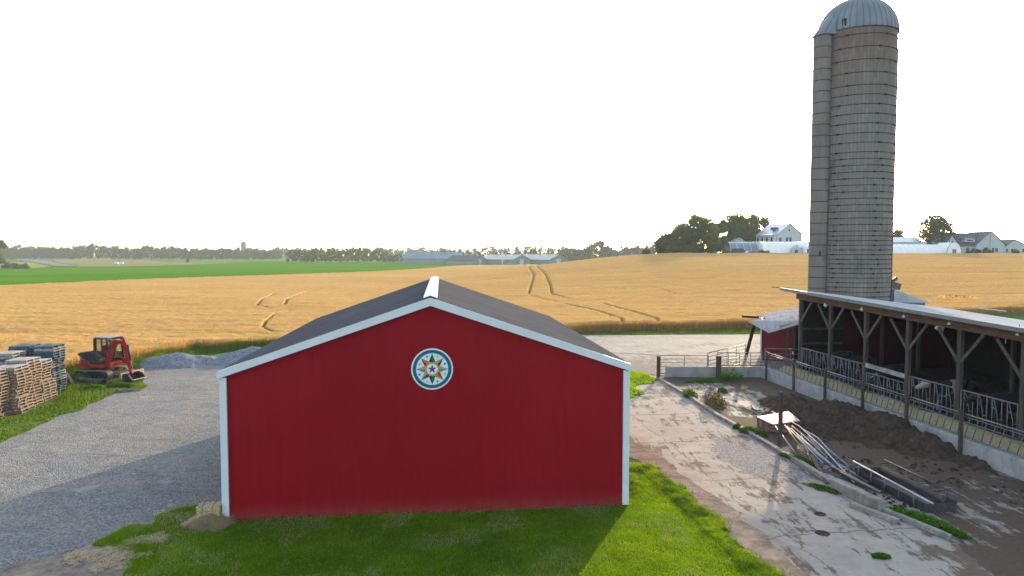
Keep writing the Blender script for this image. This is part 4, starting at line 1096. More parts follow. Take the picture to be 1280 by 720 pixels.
# ------------------------------------------------------------------ cows
def cow_mesh(name, head_down=.0):
    vs = []; es = []; rad = []
    def v(x, y, z, r): vs.append((x, y, z)); rad.append(r); return len(vs)-1
    def ch(*ids):
        for a, b in zip(ids[:-1], ids[1:]): es.append((a, b))
    # body along y: head at -y
    hip = v(0,.75,1.22,.29); mid = v(0,.15,1.12,.37); sh_ = v(0,-.5,1.16,.33); nk = v(0,-.85,1.2-head_down*.25,.19)
    nk2 = v(0,-1.15,1.28-head_down*.65,.14); hd = v(0,-1.38,1.3-head_down*.95,.14); mz = v(0,-1.72,1.12-head_down*1.0,.085)
    rump = v(0,1.0,1.2,.22); ch(rump, hip, mid, sh_, nk, nk2, hd, mz)
    for s in (-1,1):
        a = v(s*.2,.78,.95,.17); b = v(s*.22,.68,.68,.1); c = v(s*.22,.92,.5,.055); d = v(s*.22,.86,.08,.045); e = v(s*.22,.8,.02,.06); ch(hip,a,b,c,d,e)
        a = v(s*.2,-.5,.85,.14); b = v(s*.2,-.5,.5,.065); c = v(s*.2,-.52,.1,.045); d = v(s*.2,-.56,.02,.06); ch(sh_,a,b,c,d)
        e1 = v(s*.13,-1.33,1.36-head_down*.95,.04); e2 = v(s*.27,-1.3,1.38-head_down*.95,.03); ch(hd,e1,e2)
    t1 = v(0,1.2,1.15,.03); t2 = v(0,1.24,.5,.02); ch(rump,t1,t2)
    ud = v(0,.5,.72,.15); ch(mid,ud)
    me = bpy.data.meshes.new(name+'_skel'); me.from_pydata(vs, es, []); o = bpy.data.objects.new(name+'_skel', me); COL.objects.link(o)
    sk = o.modifiers.new('s', 'SKIN'); sv_ = me.skin_vertices[0].data
    for i, r in enumerate(rad): sv_[i].radius = (r, r)
    sv_[mid].use_root = True
    o.modifiers.new('u', 'SUBSURF').levels = 2; o.modifiers['u'].render_levels = 2
    dg = bpy.context.evaluated_depsgraph_get(); ev = o.evaluated_get(dg); out = bpy.data.meshes.new_from_object(ev)
    bpy.data.objects.remove(o); out.name = name
    for p_ in out.polygons: p_.use_smooth = True
    return out
def mk_cow(name, thr, off, hw_=False):
    m, nt, b = newmat(name); n = N(nt); v = n.coord('Object'); 
    mp = n.n('ShaderNodeVectorMath'); mp.operation = 'ADD'; n.l(v, mp.inputs[0]); mp.inputs[1].default_value = (off,off,off)
    f = n.noise(mp.outputs[0], 1.3, 2, .4)
    k = n.ramp(f, [(thr, 0.), (thr+.02, 1.)])
    if hw_:
        y = n.sep(v)[1]; k = n.mix(n.ramp(n.math('MULTIPLY', y, -.5), [(.58, 0.), (.6, 1.)]), k, (1,1,1))
    c = n.mix(k, (.018,.016,.015), (.30,.28,.26))
    n.l(c, b.inputs['Base Color']); b.inputs['Roughness'].default_value = .8
    return m
cme = cow_mesh('cow_body', .75); cme2 = cow_mesh('cow_body', .05)
cm = [mk_cow('cow_coat_black', .68, 0), mk_cow('cow_coat_patchy', .72, 5), mk_cow('cow_coat_white_face', .62, 9, True)]
cows = [(-2.2, 0, 0, 'black cow feeding through the headlocks nearest the far end of the shed'), (-3.9, 0, 0, 'black cow feeding beside the second shed post'), (-10.9, 2, 1, 'white-faced cow looking out through the headlocks beside the fourth post'),
        (-6.8, 1, 0, 'black and white cow feeding under the long grey plank'), (-13.8, 1, 1, 'patchy cow standing in the dark behind the bright near headlocks')]
for y_, mi, hu, lb in cows:
    me = (cme2 if hu else cme).copy(); x_ = 1.05
    c = thing('cow', lb, 'cow', (*shed_w(x_+.2, y_), .5), SH-PI/2+random.uniform(-.15, .15), 'dairy cows at the headlocks')
    new_ob('body', me, cm[mi], c)
    MB().tube([(.2,-1.24,.65 if not hu else 1.33),(.3,-1.24,.66 if not hu else 1.34)], .02, 6).build('ear_tag', M['hx_gold'], c)

# ------------------------------------------------------------------ paddock contents
def height_obj(name, cx, cy, hx_, hy_, fn, mat, nx=140, ny=140, rz=0):
    a = np.linspace(-hx_, hx_, nx); b = np.linspace(-hy_, hy_, ny); A, B = np.meshgrid(a, b)
    X_ = cx+A*math.cos(rz)-B*math.sin(rz); Y_ = cy+A*math.sin(rz)+B*math.cos(rz)
    Z_ = fn(A, B, X_, Y_)
    V_ = np.stack([X_, Y_, Z_], -1).reshape(-1, 3); Fc_ = grid_faces(ny, nx)
    k_ = (Z_.ravel()[Fc_] > .0).any(1); Fc_ = Fc_[k_]; us_ = np.unique(Fc_); rm = np.zeros(len(V_), int); rm[us_] = np.arange(len(us_))
    return np_mesh(name, V_[us_], rm[Fc_], mat, smooth=True)
def manure(A, B, X_, Y_):
    Z_ = np.zeros_like(A)
    for (x, y, r, rx, h) in ((15.0,31.2,2.3,1.5,.62),(15.9,28.8,2.0,1.5,.72),(14.0,33.4,2.0,1.1,.42),(16.2,26.6,1.3,1.1,.48),(13.6,29.5,1.6,1.2,.4),(13.0,31.5,1.2,1.0,.22),(16.8,24.6,1.0,.7,.22)):
        Z_ = np.maximum(Z_, h*np.exp(-(((X_-x)/rx)**2+((Y_-y)/r)**2)*.9)) + .15*h*np.exp(-(((X_-x)/rx)**2+((Y_-y)/r)**2))
    nz = (fbm(X_*1.6, Y_*1.6, 71, 5)-.5)*.45+(fbm(X_*5, Y_*5, 72, 3)-.5)*.3
    edge_ = np.clip(Z_/.3, 0, 1)
    Z_ = Z_+nz*edge_-.07
    return np.where(X_ > wallX(Y_)-.13, -.1, Z_)
tag(height_obj('manure_heap', 15, 29.5, 4.2, 8, manure, M['manure'], 260, 420), 'big dark brown manure heap piled against the feed wall', 'manure heap')
# clods around
qn = 1500; qx = rng.uniform(11.5, 17, qn); qy = rng.uniform(19, 35, qn); k = (qx < wallX(qy)-.3) & (fbm(qx, qy, 81, 3) > .5); qx, qy = qx[k], qy[k]
m = MB(); 
for x, y in zip(qx, qy):
    s = random.uniform(.02, .07); m.box((x, y, .015+s*.3), (s*random.uniform(.8,1.8), s*random.uniform(.8,1.8), s*.8), (random.random(), random.random(), random.random()*3))
tag(m.build('clods', M['manure']), 'small dark clods scattered over the muddy paddock floor', 'clods', kind='stuff')
# low curb and loose concrete pieces
cpts = [ground(*p) for p in ((822,474),(861,497),(900,523),(943,546),(983,570),(1040,606))]
kerb = thing('concrete_curb', 'low broken concrete curb between the drive and the paddock', 'curb', (0,0,0))
for i, (a, b) in enumerate(zip(cpts[:-1], cpts[1:])):
    va, vb = Vector(a), Vector(b); d = (vb-va).normalized()
    MB().beam(va+Vector((0,0,.07))+d*.02, vb+Vector((0,0,.07-(.02 if i == 2 else 0)))-d*.02, .2, .17 if i != 3 else .1).build('curb_length', M['curb'], kerb, bevel=.015)
def block(a, b, w, h, label, mat='curb', z=0):
    va, vb = Vector(ground(*a)), Vector(ground(*b)); c = (va+vb)/2
    o = MB().box((0,0,h/2), ((vb-va).length, w, h)).build('concrete_block', M[mat], None, bevel=.02); o.location = (c.x, c.y, z); o.rotation_euler = (0,0,math.atan2(vb.y-va.y, vb.x-va.x))
    return tag(o, label, 'concrete block')
block((1043,611), (1104,641), .3, .34, 'thick grey concrete block behind the ends of the pipes')
block((1064,633), (1122,655), .22, .14, 'low sunken concrete strip in front of the thick block')
block((1106,641), (1188,676), .16, .16, 'narrow concrete curb length behind the bright green weeds')
# tall post
wood_post(975, 556, 2.15, 'tall square grey post standing beside the pallet of pipes', .14, mat='wood_grey')
# pallet stack with pink board and pipes
tb = ground(968, 548)
def pallet_mesh(name, mat):
    m = MB(); L, W, H = 1.2, 1.0, .144
    for x in (-L/2+.035, 0, L/2-.035): m.box((x,0,H/2), (.045, W, H-.046))
    for k in range(7): m.box((0, -W/2+.045+k*(W-.09)/6, H-.0115), (L, .09, .023))
    for k in range(3): m.box((0, -W/2+.045+k*(W-.09)/2, .0115), (L, .09, .023))
    o = m.build(name, M[mat]); me = o.data; bpy.data.objects.remove(o); return me
PM = {c: pallet_mesh('pallet', c) for c in ('pallet_wood', 'pallet_blue', 'pallet_grey')}
for i in range(3):
    o = new_ob('pallet', PM['pallet_wood'].copy() if False else PM['pallet_wood']); o.location = (11.35, 29.35, .015+i*.146); o.rotation_euler = (0,0,1.5+i*.04)
    tag(o, '%s pallet from the ground under the pink board and pipes' % onames[i], 'pallet', 'pallets under the pipes')
b0 = [at(946,524,29.6), at(985,521,30.6), at(1000,531,28.9), at(966,534,28.3)]
m = MB(); zt = .49
pb = [(b.x, b.y, zt) for b in b0]
m.add([(x,y,zt) for x,y,_ in pb]+[(x,y,zt-.04) for x,y,_ in pb], [(0,1,2,3),(7,6,5,4)]+[(i,i+4,(i+1)%4+4,(i+1)%4) for i in range(4)])
tag(m.build('board', M['board_pink']), 'pale pink square board lying on the pallets by the tall post', 'board')
pipes = [((965,515,.75),(999,533,.55),(1030,562,.3),(1068,604,.05),'pipe_pale',.035,'longest pale pipe, curving from above the pink board to the right end'),
 ((969,533,.55),None,None,(993,565,.08),'pipe_pale',.03,'short white pipe nearest the tall post'),
 ((981,532,.55),None,None,(1006,566,.1),'pipe_orange',.035,'rusty orange pipe beside the short white pipe'),
 ((984,534,.56),None,None,(1029,580,.06),'pipe_pale',.03,'slim pale pipe in the middle of the bundle'),
 ((989,536,.55),None,None,(1046,588,.06),'pipe_pale',.033,'pale pipe ending among the teal pipes'),
 ((996,537,.52),None,None,(1034,572,.1),'pipe_pale',.025,'thin pale pipe resting high in the bundle'),
 ((1000,540,.45),None,None,(1013,575,.08),'pipe_orange',.03,'brown short pipe crossing the bundle'),
 ((1003,537,.5),(1022,548,.4),(1036,563,.3),(1060,583,.1),'pipe_teal',.05,'curved blue grey hose along the far edge of the bundle'),
 ((996,545,.35),None,None,(1052,592,.05),'pipe_teal',.045,'teal pipe low in the middle of the bundle'),
 ((1001,552,.25),None,None,(1058,597,.05),'pipe_teal',.05,'dark teal pipe lowest in the bundle'),
 ((1010,546,.35),None,None,(1025,562,.2),'pipe_orange',.05,'short orange timber lying across the pipes'),
 ((990,533,.62),None,None,(1000,541,.6),'board_pink',.04,'short pink timber on the near edge of the board')]
for q in pipes:
    pp = []
    for w__ in q[:4]:
        if w__ is None: continue
        g0 = ground(w__[0], w__[1], w__[2]); pp.append((g0[0], g0[1], w__[2]+.02))
    c0 = Vector(pp[0]); m = MB().tube([Vector(x)-c0 for x in pp], q[5]*.68, 8)
    o = m.build('pipe', M[q[4]]); o.location = c0; tag(o, q[6], 'pipe', 'pipes lying in the bundle')
a = Vector(ground(1013,577)); b = Vector(ground(1034,606)); a.z = .28; b.z = .05
tag(MB().beam(a, b, .12, .05).build('plank', M['wood_brace']), 'short weathered plank leaning over the curb from the pipes', 'plank')
# dark tarp-like netting under the pipes
c1 = Vector(ground(1000,556)); c2 = Vector(ground(1085,608)); cm_ = (c1+c2)/2; aa = math.atan2(c2.y-c1.y, c2.x-c1.x)
def tarp(A, B, X_, Y_):
    e = np.clip(1-(A/((c2-c1).length*.52))**2-(B/.62)**2, 0, 1)
    return .16*np.sqrt(e)*(.5+fbm(X_*3, Y_*3, 44, 4))+(fbm(X_*9, Y_*9, 45, 2)-.5)*.08*np.clip(e*4, 0, 1)-.03
M['tarp'] = simple('dark_sheeting', (.045,.05,.058), .5, 0, .5, 5)
tag(height_obj('sheeting', cm_.x, cm_.y, (c2-c1).length*.55, .75, tarp, M['tarp'], 160, 70, aa), 'dark crumpled mass of sheeting under the pipe ends', 'sheeting')
# metal trough frame
ta = Vector(ground(1070,596)); tb_ = Vector(ground(1158,642)); L_ = (tb_-ta).length
tr_ = thing('metal_trough', 'long dark metal feed trough frame with side rails beyond the concrete block', 'feed trough', (ta.x, ta.y, 0), math.atan2(tb_.y-ta.y, tb_.x-ta.x))
m = MB(); m.add([(0,0,.02),(L_,0,.02),(L_,.95,.02),(0,.95,.02),(0,-.05,.30),(L_,-.05,.30),(L_,1.0,.30),(0,1.0,.30)], [(0,1,2,3),(0,4,5,1),(3,2,6,7),(0,3,7,4),(1,5,6,2)])
m.build('trough', M['steel_dark'], tr_)
MB().tube([(-.1,-.05,.52),(L_+.3,-.05,.42)], .028, 8).build('side_rail', M['pipe_pale'], tr_)
MB().tube([(0,1.05,.55),(L_+.2,1.05,.5)], .025, 8).build('side_rail', M['steel_dark'], tr_)
MB().tube([(.5,.62,.42),(L_-.1,.62,.38)], .095, 14).build('roller_tube', M['wood_brace'], tr_)
for k in range(5):
    x = L_*(k+.3)/5; MB().tube([(x,-.05,.02),(x,-.05,.5)], .025, 6).build('support', M['galv'], tr_)
    MB().tube([(x,1.05,.02),(x,1.05,.52)], .02, 6).tube([(x,.62,.5),(x,1.05,.5)], .02, 6).build('support', M['steel_dark'], tr_)
sl = Vector(ground(1098,601)); s2 = Vector(ground(1140,640))
# scrap angle irons between the pipes and the trough
for i, (p_, q_, lb) in enumerate((((1046,583),(1085,607),'dark angle iron lying between the pipes and the trough'), ((1040,588),(1092,616),'second dark iron bar, nearer the concrete block'), ((1050,596),(1100,622),'dark iron bar right behind the concrete block'))):
    a = Vector(ground(*p_)); b = Vector(ground(*q_)); a.z = b.z = .1+.03*i
    tag(MB().beam(a, b, .1, .06).build('iron_bar', M['steel_dark']), lb, 'iron bar', 'iron bars by the trough')

# weeds
def weed(px, py, rx, ry, h, label, n=700, mat='weed', rz=0, lw=.05):
    x, y, z = ground(px, py); a = rng.uniform(0, 2*PI, n); r = np.sqrt(rng.uniform(0, 1, n)); r = r*(.45+1.0*fbm(np.cos(a)*2.3+px, np.sin(a)*2.3+py, 3, 3))
    lx = r*np.cos(a)*rx; ly = r*np.sin(a)*ry
    hh = h*(1-r**2*.7)*rng.uniform(.1, 1, n)*(.6+.8*fbm(lx*4+x, ly*4+y, 5, 2))
    P = np.column_stack([lx*math.cos(rz)-ly*math.sin(rz), lx*math.sin(rz)+ly*math.cos(rz), hh])
    d1 = rng.normal(0, 1, (n, 3)); d1[:,2] *= .5; d1 /= np.linalg.norm(d1, axis=1)[:,None]; d2 = np.cross(d1, rng.normal(0, 1, (n, 3))); d2 /= np.linalg.norm(d2, axis=1)[:,None]
    s = lw*rng.uniform(.5, 1.2, n)[:,None]
    v = np.stack([P-d1*s, P+d2*s*.5, P+d1*s, P-d2*s*.5], 1).reshape(-1, 3); v[:,2] = np.maximum(v[:,2], .005)
    o = np_mesh('weed_clump', v, np.arange(4*n).reshape(n, 4), M[mat]); o.location = (x, y, z+.01)
    return tag(o, label, 'weeds', 'weed clumps around the concrete')
weed(1150,654, 1.25, .28, .28, 'long bright green weed bank along the right end of the curb', 4500, rz=-1.05+.0, lw=.04)
weed(1101,697, .25, .16, .12, 'low round green weed alone on the concrete at the bottom', 1200, lw=.03)
weed(1000,578, 1.1, .2, .2, 'dark green weeds along the curb below the pipes', 2200, rz=-1.2, lw=.035)
weed(1030,612, .7, .3, .1, 'short weeds in front of the curb below the leaning plank', 1500, 'weed', rz=-1, lw=.03)
weed(936,541, .45, .3, .3, 'leafy green weed in the gravel left of the pink board', 900)
weed(950,545, .35, .3, .26, 'leafy green weed nearest the pallets of pipes', 700)
weed(922,536, .25, .25, .22, 'smallest leafy weed at the left of the row by the gravel', 500)
weed(862,497, .4, .5, .5, 'tall weed growing at the curb below the gate', 900)
weed(893,508, .55, .6, .75, 'tall dry brown and green weed in the wet concrete', 1600, 'weed_dry')
weed(903,491, .3, .3, .35, 'small green weed between the dry weed and the gate', 500)
weed(912,476, .9, .5, .7, 'dark green weeds heaped against the low end wall', 1500)
weed(880,478, 1.2, .3, .25, 'low weeds under the pipe gate', 1200)
weed(905,664, .1, .1, .08, 'tiny weed tuft at the lawn edge', 150)
weed(118,487, .7, .4, .3, 'leafy weeds in front of the black pipe', 1200, 'grass_dry', lw=.06)
weed(150,484, 1.0, .4, .25, 'weeds between the black pipe and the bucket', 1400, 'grass_dry', lw=.06)
weed(96,477, .9, .6, .5, 'tall weeds beside the leaning boards', 1800, 'grass_dry', lw=.07)
# manhole-like round stains
for (px, py, r, lb) in ((1025,643,.17,'round dark drain cover on the concrete, the upper of two'), (1028,667,.19,'round dark drain cover on the concrete, the lower of two')):
    x, y, z = ground(px, py)
    tag(MB().lathe([(.0,.012),(r*.8,.012),(r*.85,.016),(r,.014),(r,.0)], 24).build('drain_cover', M['manure']), lb, 'drain cover').location = (x, y, .006)

# ------------------------------------------------------------------ pallet stacks
stacks = [(-24.25, 31.35, 15, 'pallet_wood', 'leftmost brown stack, cut by the picture edge', 0),
          (-24.2, 32.75, 15, 'pallet_wood', 'second brown stack from the left', 5),
          (-24.55, 34.05, 16, 'pallet_wood', 'third brown stack from the left', 0),
          (-24.9, 35.35, 14, 'pallet_wood', 'brown stack touching the tall blue stack', 7),
          (-25.25, 37.0, 18, 'pallet_blue', 'tall blue stack on the right', 0),
          (-26.5, 37.0, 18, 'pallet_blue', 'tall blue stack behind the right one', 0),
          (-26.15, 35.3, 17, 'pallet_blue', 'lower blue stack behind the brown ones', 0)]
for (x, y, n, mt, desc, step) in stacks:
    for i in range(n):
        c = mt
        if mt == 'pallet_wood' and i == n-1: c = 'pallet_grey'
        if mt == 'pallet_blue' and random.random() < .2: c = 'pallet_grey'
        o = new_ob('pallet', PM[c])
        off = .22 if i < step else 0
        lean = .06*math.sin(i*.55+x*3)
        o.location = (x+off+lean+random.uniform(-.04,.04), y+random.uniform(-.03,.03)-off*.3, .02+i*.146)
        o.rotation_euler = (0, 0, PI/2+SH+random.uniform(-.05,.05))
        tag(o, 'pallet %s from the ground in the %s' % (onames[i], desc), 'pallet', 'stacked wooden pallets beside the gravel')
# leaning boards and the drain pipe
lb = thing('leaning_board', 'red and white boards leaning by the foot of the blue pallet stack', 'board', (*ground(86,480)[:2], 0), .2)
MB().box((0,0,.32), (.3,.06,.66), (0,-.5,0)).build('red_board', M['mach_red'], lb)
MB().box((.12,-.12,.34), (.12,.05,.8), (0,-.45,0)).build('white_board', M['board_pink'], lb)
pa = Vector((*ground(91,477)[:2], .16)); pb_ = Vector((*ground(130,482)[:2], .16))
dp = thing('drain_pipe', 'black plastic drain pipe lying in the grass before the excavator', 'pipe', pa, 0)
d = (pb_-pa); nn_ = int(d.length/.06)
m = MB().tube([d*(i/nn_) for i in range(nn_+1)], [.17+.008*(i % 2) for i in range(nn_+1)], 18, caps=False)
m.tube([d*(i/nn_) for i in range(nn_+1)], [.145]*(nn_+1), 18, caps=False)
m.build('shell', M['pipe_black'], dp)
# gravel heaps
def heap(cx, cy, peaks, seed, h0=.1):
    def fn(A, B, X_, Y_):
        Z_ = np.zeros_like(A)
        for (x, y, r1, r2, h) in peaks:
            d = np.sqrt(((X_-x)/r1)**2+((Y_-y)/r2)**2); Z_ = np.maximum(Z_, h*np.clip(1-d, 0, 1)**.9)
        return Z_+(fbm(X_*1.2, Y_*1.2, seed, 4)-.5)*.35*np.clip(Z_/.3, 0, 1)+(fbm(X_*7, Y_*7, seed+1, 2)-.5)*.06*np.clip(Z_/.1, 0, 1)-.03
    return fn
tag(height_obj('gravel_pile', -22.6, 47, 5, 4, heap(0,0,[(-23.2,46.8,3.2,2.2,.85),(-21.6,47.0,2.0,1.6,.6)], 91), M['gravel_pile'], 180, 140), 'low blue grey gravel heap just right of the excavator', 'gravel heap', 'gravel heaps by the wheat')
tag(height_obj('gravel_pile', -17.6, 48, 6, 4.5, heap(0,0,[(-18.4,48.2,3.6,2.4,1.05),(-15.6,49.2,2.8,2.2,.7),(-20.2,47.3,1.8,1.4,.5)], 95), M['gravel_pile'], 180, 140), 'wider pale gravel heap between the first heap and the barn roof', 'gravel heap', 'gravel heaps by the wheat')
c_ = ground(140, 489)
tag(height_obj('millings_pile', c_[0], c_[1], 2.2, 1.3, heap(0,0,[(c_[0],c_[1],1.6,.75,.22),(c_[0]+.8,c_[1]+.1,.9,.6,.16)], 99), M['asphalt_pile'], 120, 80), 'low dark patch of millings in front of the drain pipe', 'gravel heap')

# ------------------------------------------------------------------ excavator
ex0 = ground(127, 470)
ex = thing('mini_excavator', 'red and black mini excavator with cab, parked at the edge of the gravel', 'excavator', (ex0[0]+.38, ex0[1]-.45, 0), -.2)
def trackpoly(L, H, r): 
    pts = []
    for k in range(9): a = PI/2+PI*k/8; pts.append((-L/2+r+r*math.cos(a), H/2+(H/2)*math.sin(a)))
    for k in range(9): a = -PI/2+PI*k/8; pts.append((L/2-r+r*math.cos(a), H/2+(H/2)*math.sin(a)))
    return pts
for s in (-1, 1):
    tk = MB(); pl_ = trackpoly(2.5, .58, .29); pi_ = trackpoly(2.38, .46, .23); n = len(pl_)
    y0_, y1_ = s*.78-.2, s*.78+.2
    vs = [(x, y0_, z) for x, z in pl_]+[(x, y1_, z) for x, z in pl_]+[(x, y0_, z+.06) for x, z in pi_]+[(x, y1_, z+.06) for x, z in pi_]
    fs = []
    for i in range(n):
        j = (i+1) % n; fs += [(i, j, n+j, n+i), (2*n+i, 3*n+i, 3*n+j, 2*n+j), (i, 2*n+i, 2*n+j, j), (n+i, n+j, 3*n+j, 3*n+i)]
    tk.add(vs, fs)
    per = 0
    for i in range(n):
        a = Vector((pl_[i][0], 0, pl_[i][1])); b = Vector((pl_[(i+1) % n][0], 0, pl_[(i+1) % n][1])); L_ = (b-a).length; k_ = max(1, round(L_/.13))
        for k in range(k_):
            p_ = a.lerp(b, (k+.5)/k_); tk.box((p_.x, s*.78, p_.z), (.05, .38, .05), (0, -math.atan2(b.z-a.z, b.x-a.x), 0))
    tko = tk.build('track', M['track_dusty'], ex)
    for x in (-.95, .95): MB().tube([(x, s*.78-.14, .3), (x, s*.78+.14, .3)], .2, 16, smooth=False).build('sprocket', M['mach_black'], tko)
    for x in (-.5,-.17,.17,.5): MB().tube([(x, s*.78-.13, .16), (x, s*.78+.13, .16)], .09, 12, smooth=False).build('roller', M['steel_dark'], tko)
    MB().box((0, s*.78, .33), (1.7, .16, .16)).build('track_frame', M['mach_black'], ex)
MB().box((0, 0, .45), (1.2, 1.2, .3)).tube([(0,0,.55),(0,0,.72)], .42, 20).build('undercarriage', M['mach_black'], ex)
bl = MB()
bl.add([(1.62,-.95,.12),(1.62,.95,.12),(1.5,.95,.3),(1.5,-.95,.3),(1.6,-.95,.5),(1.6,.95,.5),(1.66,-.95,.5),(1.66,.95,.5),(1.68,-.95,.12),(1.68,.95,.12)], [(0,1,2,3),(3,2,5,4),(4,5,7,6),(6,7,9,8),(8,9,1,0),(0,3,4,6,8),(1,9,7,5,2)])
blade = bl.build('dozer_blade', M['mach_tan'], ex); blade.location = (.42, 0, -.02)
for s in (-1,1): MB().beam((.5,s*.35,.38),(1.95,s*.35,.4), .1, .14).build('blade_arm', M['mach_tan'], ex)
# upper body (yawed a little)
def bev(m, nm, mat, par, b=.04): return m.build(nm, M[mat], par, bevel=b)
m = MB(); m.prism([(-1.12,.72),(.85,.72),(.85,.98),(-1.1,.98)], -.95, .95, 'y'); bev(m, 'deck', 'mach_red', ex, .03)
pr_ = []
for k in range(11):
    a = PI/2+PI*k/10; pr_.append((-.45+.82*math.cos(a), .95*math.sin(a)))
pr_ += [(-.02,-.95),(-.02,.95)]
MBc = MB(); n = len(pr_)
lv = [(.78, 1.0), (1.2, 1.0), (1.5, .93), (1.62, .8)]
MBc.add([(x*q, y*q, z) for z, q in lv for x, y in pr_], [tuple(range(n)), tuple(range(4*n-1, 3*n-1, -1))]+[(i+k*n, (i+1) % n+k*n, (i+1) % n+(k+1)*n, i+(k+1)*n) for k in range(3) for i in range(n)])
MBc.build('counterweight', M['mach_red'], ex, bevel=.03)
m = MB(); m.prism([(-.95,1.5),(-.8,1.64),(-.1,1.74),(.25,1.6),(.55,1.2),(.6,1.0),(.1,1.0),(-.3,1.2)], -.98, -.3, 'y'); bev(m, 'engine_hood', 'mach_black', ex, .05)
for q in range(3): MB().box((-.62,-.965,1.02+.07*q), (.3,.02,.03)).build('side_vent', M['mach_black'], ex)
# cab
cb = MB(); X0, X1, Y0, Y1, Zb, Zt = -.28, .78, -.28, .86, .98, 2.42
for x, xt in ((X0, X0+.02), (X1, X1-.18)):
    for y in (Y0, Y1): cb.beam((x, y, Zb), (xt, y, Zt), .13, .13)
for y in (Y0, Y1):
    cb.beam((X0,y,Zb+.03),(X1,y,Zb+.03), .07,.07); cb.beam((X0,y,Zt),(X1-.18,y,Zt), .07,.07); cb.beam(((X0+X1)/2,y,Zb),((X0+X1)/2-.06,y,Zt), .06,.06); cb.beam((X0,y,1.5),(X1-.05,y,1.5), .05,.05)
for x in (X0, X1-.18): cb.beam((x,Y0,Zt),(x,Y1,Zt), .07,.07)
cb.box(((X0+X1)/2, Y1, 1.24), (X1-X0, .04, .5)); cb.box((X0, (Y0+Y1)/2, 1.24), (.04, Y1-Y0, .5))
cab = cb.build('cab_frame', M['mach_black'], ex)
g_ = MB(); g_.box(((X0+X1)/2-.05, Y0, 1.95), (X1-X0-.25, .012, .85)); g_.box(((X0+X1)/2-.05, Y1, 1.95), (X1-X0-.25, .012, .85)); g_.box((X0+.01, (Y0+Y1)/2, 1.95), (.012, Y1-Y0-.1, .85)); g_.box((X1-.1, (Y0+Y1)/2, 1.75), (.012, Y1-Y0-.1, 1.3), (0,-.125,0))
g_.build('window_glass', M['glass'], cab)
bev(MB().box(((X0+X1)/2-.08, (Y0+Y1)/2, Zt+.06), (X1-X0-.02, Y1-Y0+.1, .09)), 'cab_roof', 'pallet_grey', ex, .03)
MB().box((.15,.3,1.25), (.5,.5,.16)).box((-.08,.3,1.6), (.12,.48,.7)).build('seat', M['mach_black'], cab)
MB().tube([(X1-.1,Y0-.02,2.35),(X1+.35,Y0-.02,2.3)], .03, 8).box((X1+.2,Y0,2.28), (.3,.16,.08)).build('work_light', M['mach_black'], ex)
# boom, stick, bucket
def arm(name, pts, w, mat='mach_red'):
    m = MB(); n = len(pts)
    vs = []
    for (x, z, h) , i in zip(pts, range(n)):
        a = pts[max(i-1,0)]; b = pts[min(i+1,n-1)]; dx, dz = b[0]-a[0], b[1]-a[1]; L_ = math.hypot(dx, dz); nx, nz = -dz/L_, dx/L_
        for s in (-1, 1):
            vs += [(x+nx*h/2, s*w/2+yb, z+nz*h/2), (x-nx*h/2, s*w/2+yb, z-nz*h/2)]
    fs = [(0,1,3,2)]
    for i in range(n-1):
        k = 4*i; fs += [(k,k+4,k+5,k+1), (k+2,k+3,k+7,k+6), (k,k+2,k+6,k+4), (k+1,k+5,k+7,k+3)]
    k = 4*(n-1); fs.append((k,k+2,k+3,k+1))
    return m.add(vs, fs).build(name, M[mat], ex, bevel=.012)
yb = -.55
MB().box((.98,yb,.95), (.35,.3,.55)).build('swing_bracket', M['mach_red'], ex, bevel=.03)
arm('boom', [(.95,1.0,.26),(1.02,1.5,.36),(1.18,2.0,.42),(1.45,2.28,.34),(1.85,2.3,.24),(2.15,2.22,.2)], .2)
arm('stick', [(2.02,2.55,.14),(2.1,2.2,.28),(2.2,1.6,.26),(2.38,.9,.2),(2.5,.42,.16)], .17)
MB().tube([(1.15,yb,1.1),(1.45,yb,1.95)], .055, 10).build('boom_cylinder', M['mach_black'], ex)
MB().tube([(1.25,yb,2.48),(1.75,yb,2.58)], .055, 10).tube([(1.75,yb,2.58),(2.02,yb,2.56)], .03, 10).build('stick_cylinder', M['mach_black'], ex)
MB().tube([(2.28,yb,2.15),(2.42,yb,1.2)], .05, 10).tube([(2.42,yb,1.2),(2.52,yb,.7)], .028, 10).build('bucket_cylinder', M['mach_black'], ex)
MB().tube([(1.02,yb-.12,1.2),(1.2,yb-.13,2.1),(1.7,yb-.13,2.35),(2.15,yb-.12,2.3)], .02, 6).build('hose', M['mach_black'], ex)
m = MB(); pf_ = [(2.3,.45),(2.28,.2),(2.45,.03),(2.8,.0),(3.02,.12),(2.98,.16),(2.8,.06),(2.5,.09),(2.36,.24),(2.38,.45)]
m.prism(pf_, yb-.5, yb+.5, 'y')
side = [(2.3,.45),(2.28,.2),(2.45,.03),(2.8,.0),(3.02,.12),(2.75,.4),(2.55,.5)]
m.prism(side, yb-.53, yb-.5, 'y'); m.prism(side, yb+.5, yb+.53, 'y')
bk = m.build('bucket', M['mach_black'], ex)
MB().box((3.02,yb,.12), (.12,1.06,.035), (0,-.5,0)).build('cutting_edge', M['mach_tan'], bk)
for s in (-1,1): MB().beam((2.72,yb+s*.535,.44),(3.0,yb+s*.535,.12), .02,.08).build('side_cutter', M['mach_tan'], bk)
MB().box((1.2,.62,1.0), (.5,.3,.3)).build('step_box', M['mach_red'], ex)
m = MB().tube([(.8,-.5,1.0),(.95,-.62,1.6),(.98,-.62,1.9)], .02, 6); m.box((.98,-.66,1.95), (.03,.16,.24)); m.build('mirror', M['mach_black'], ex)

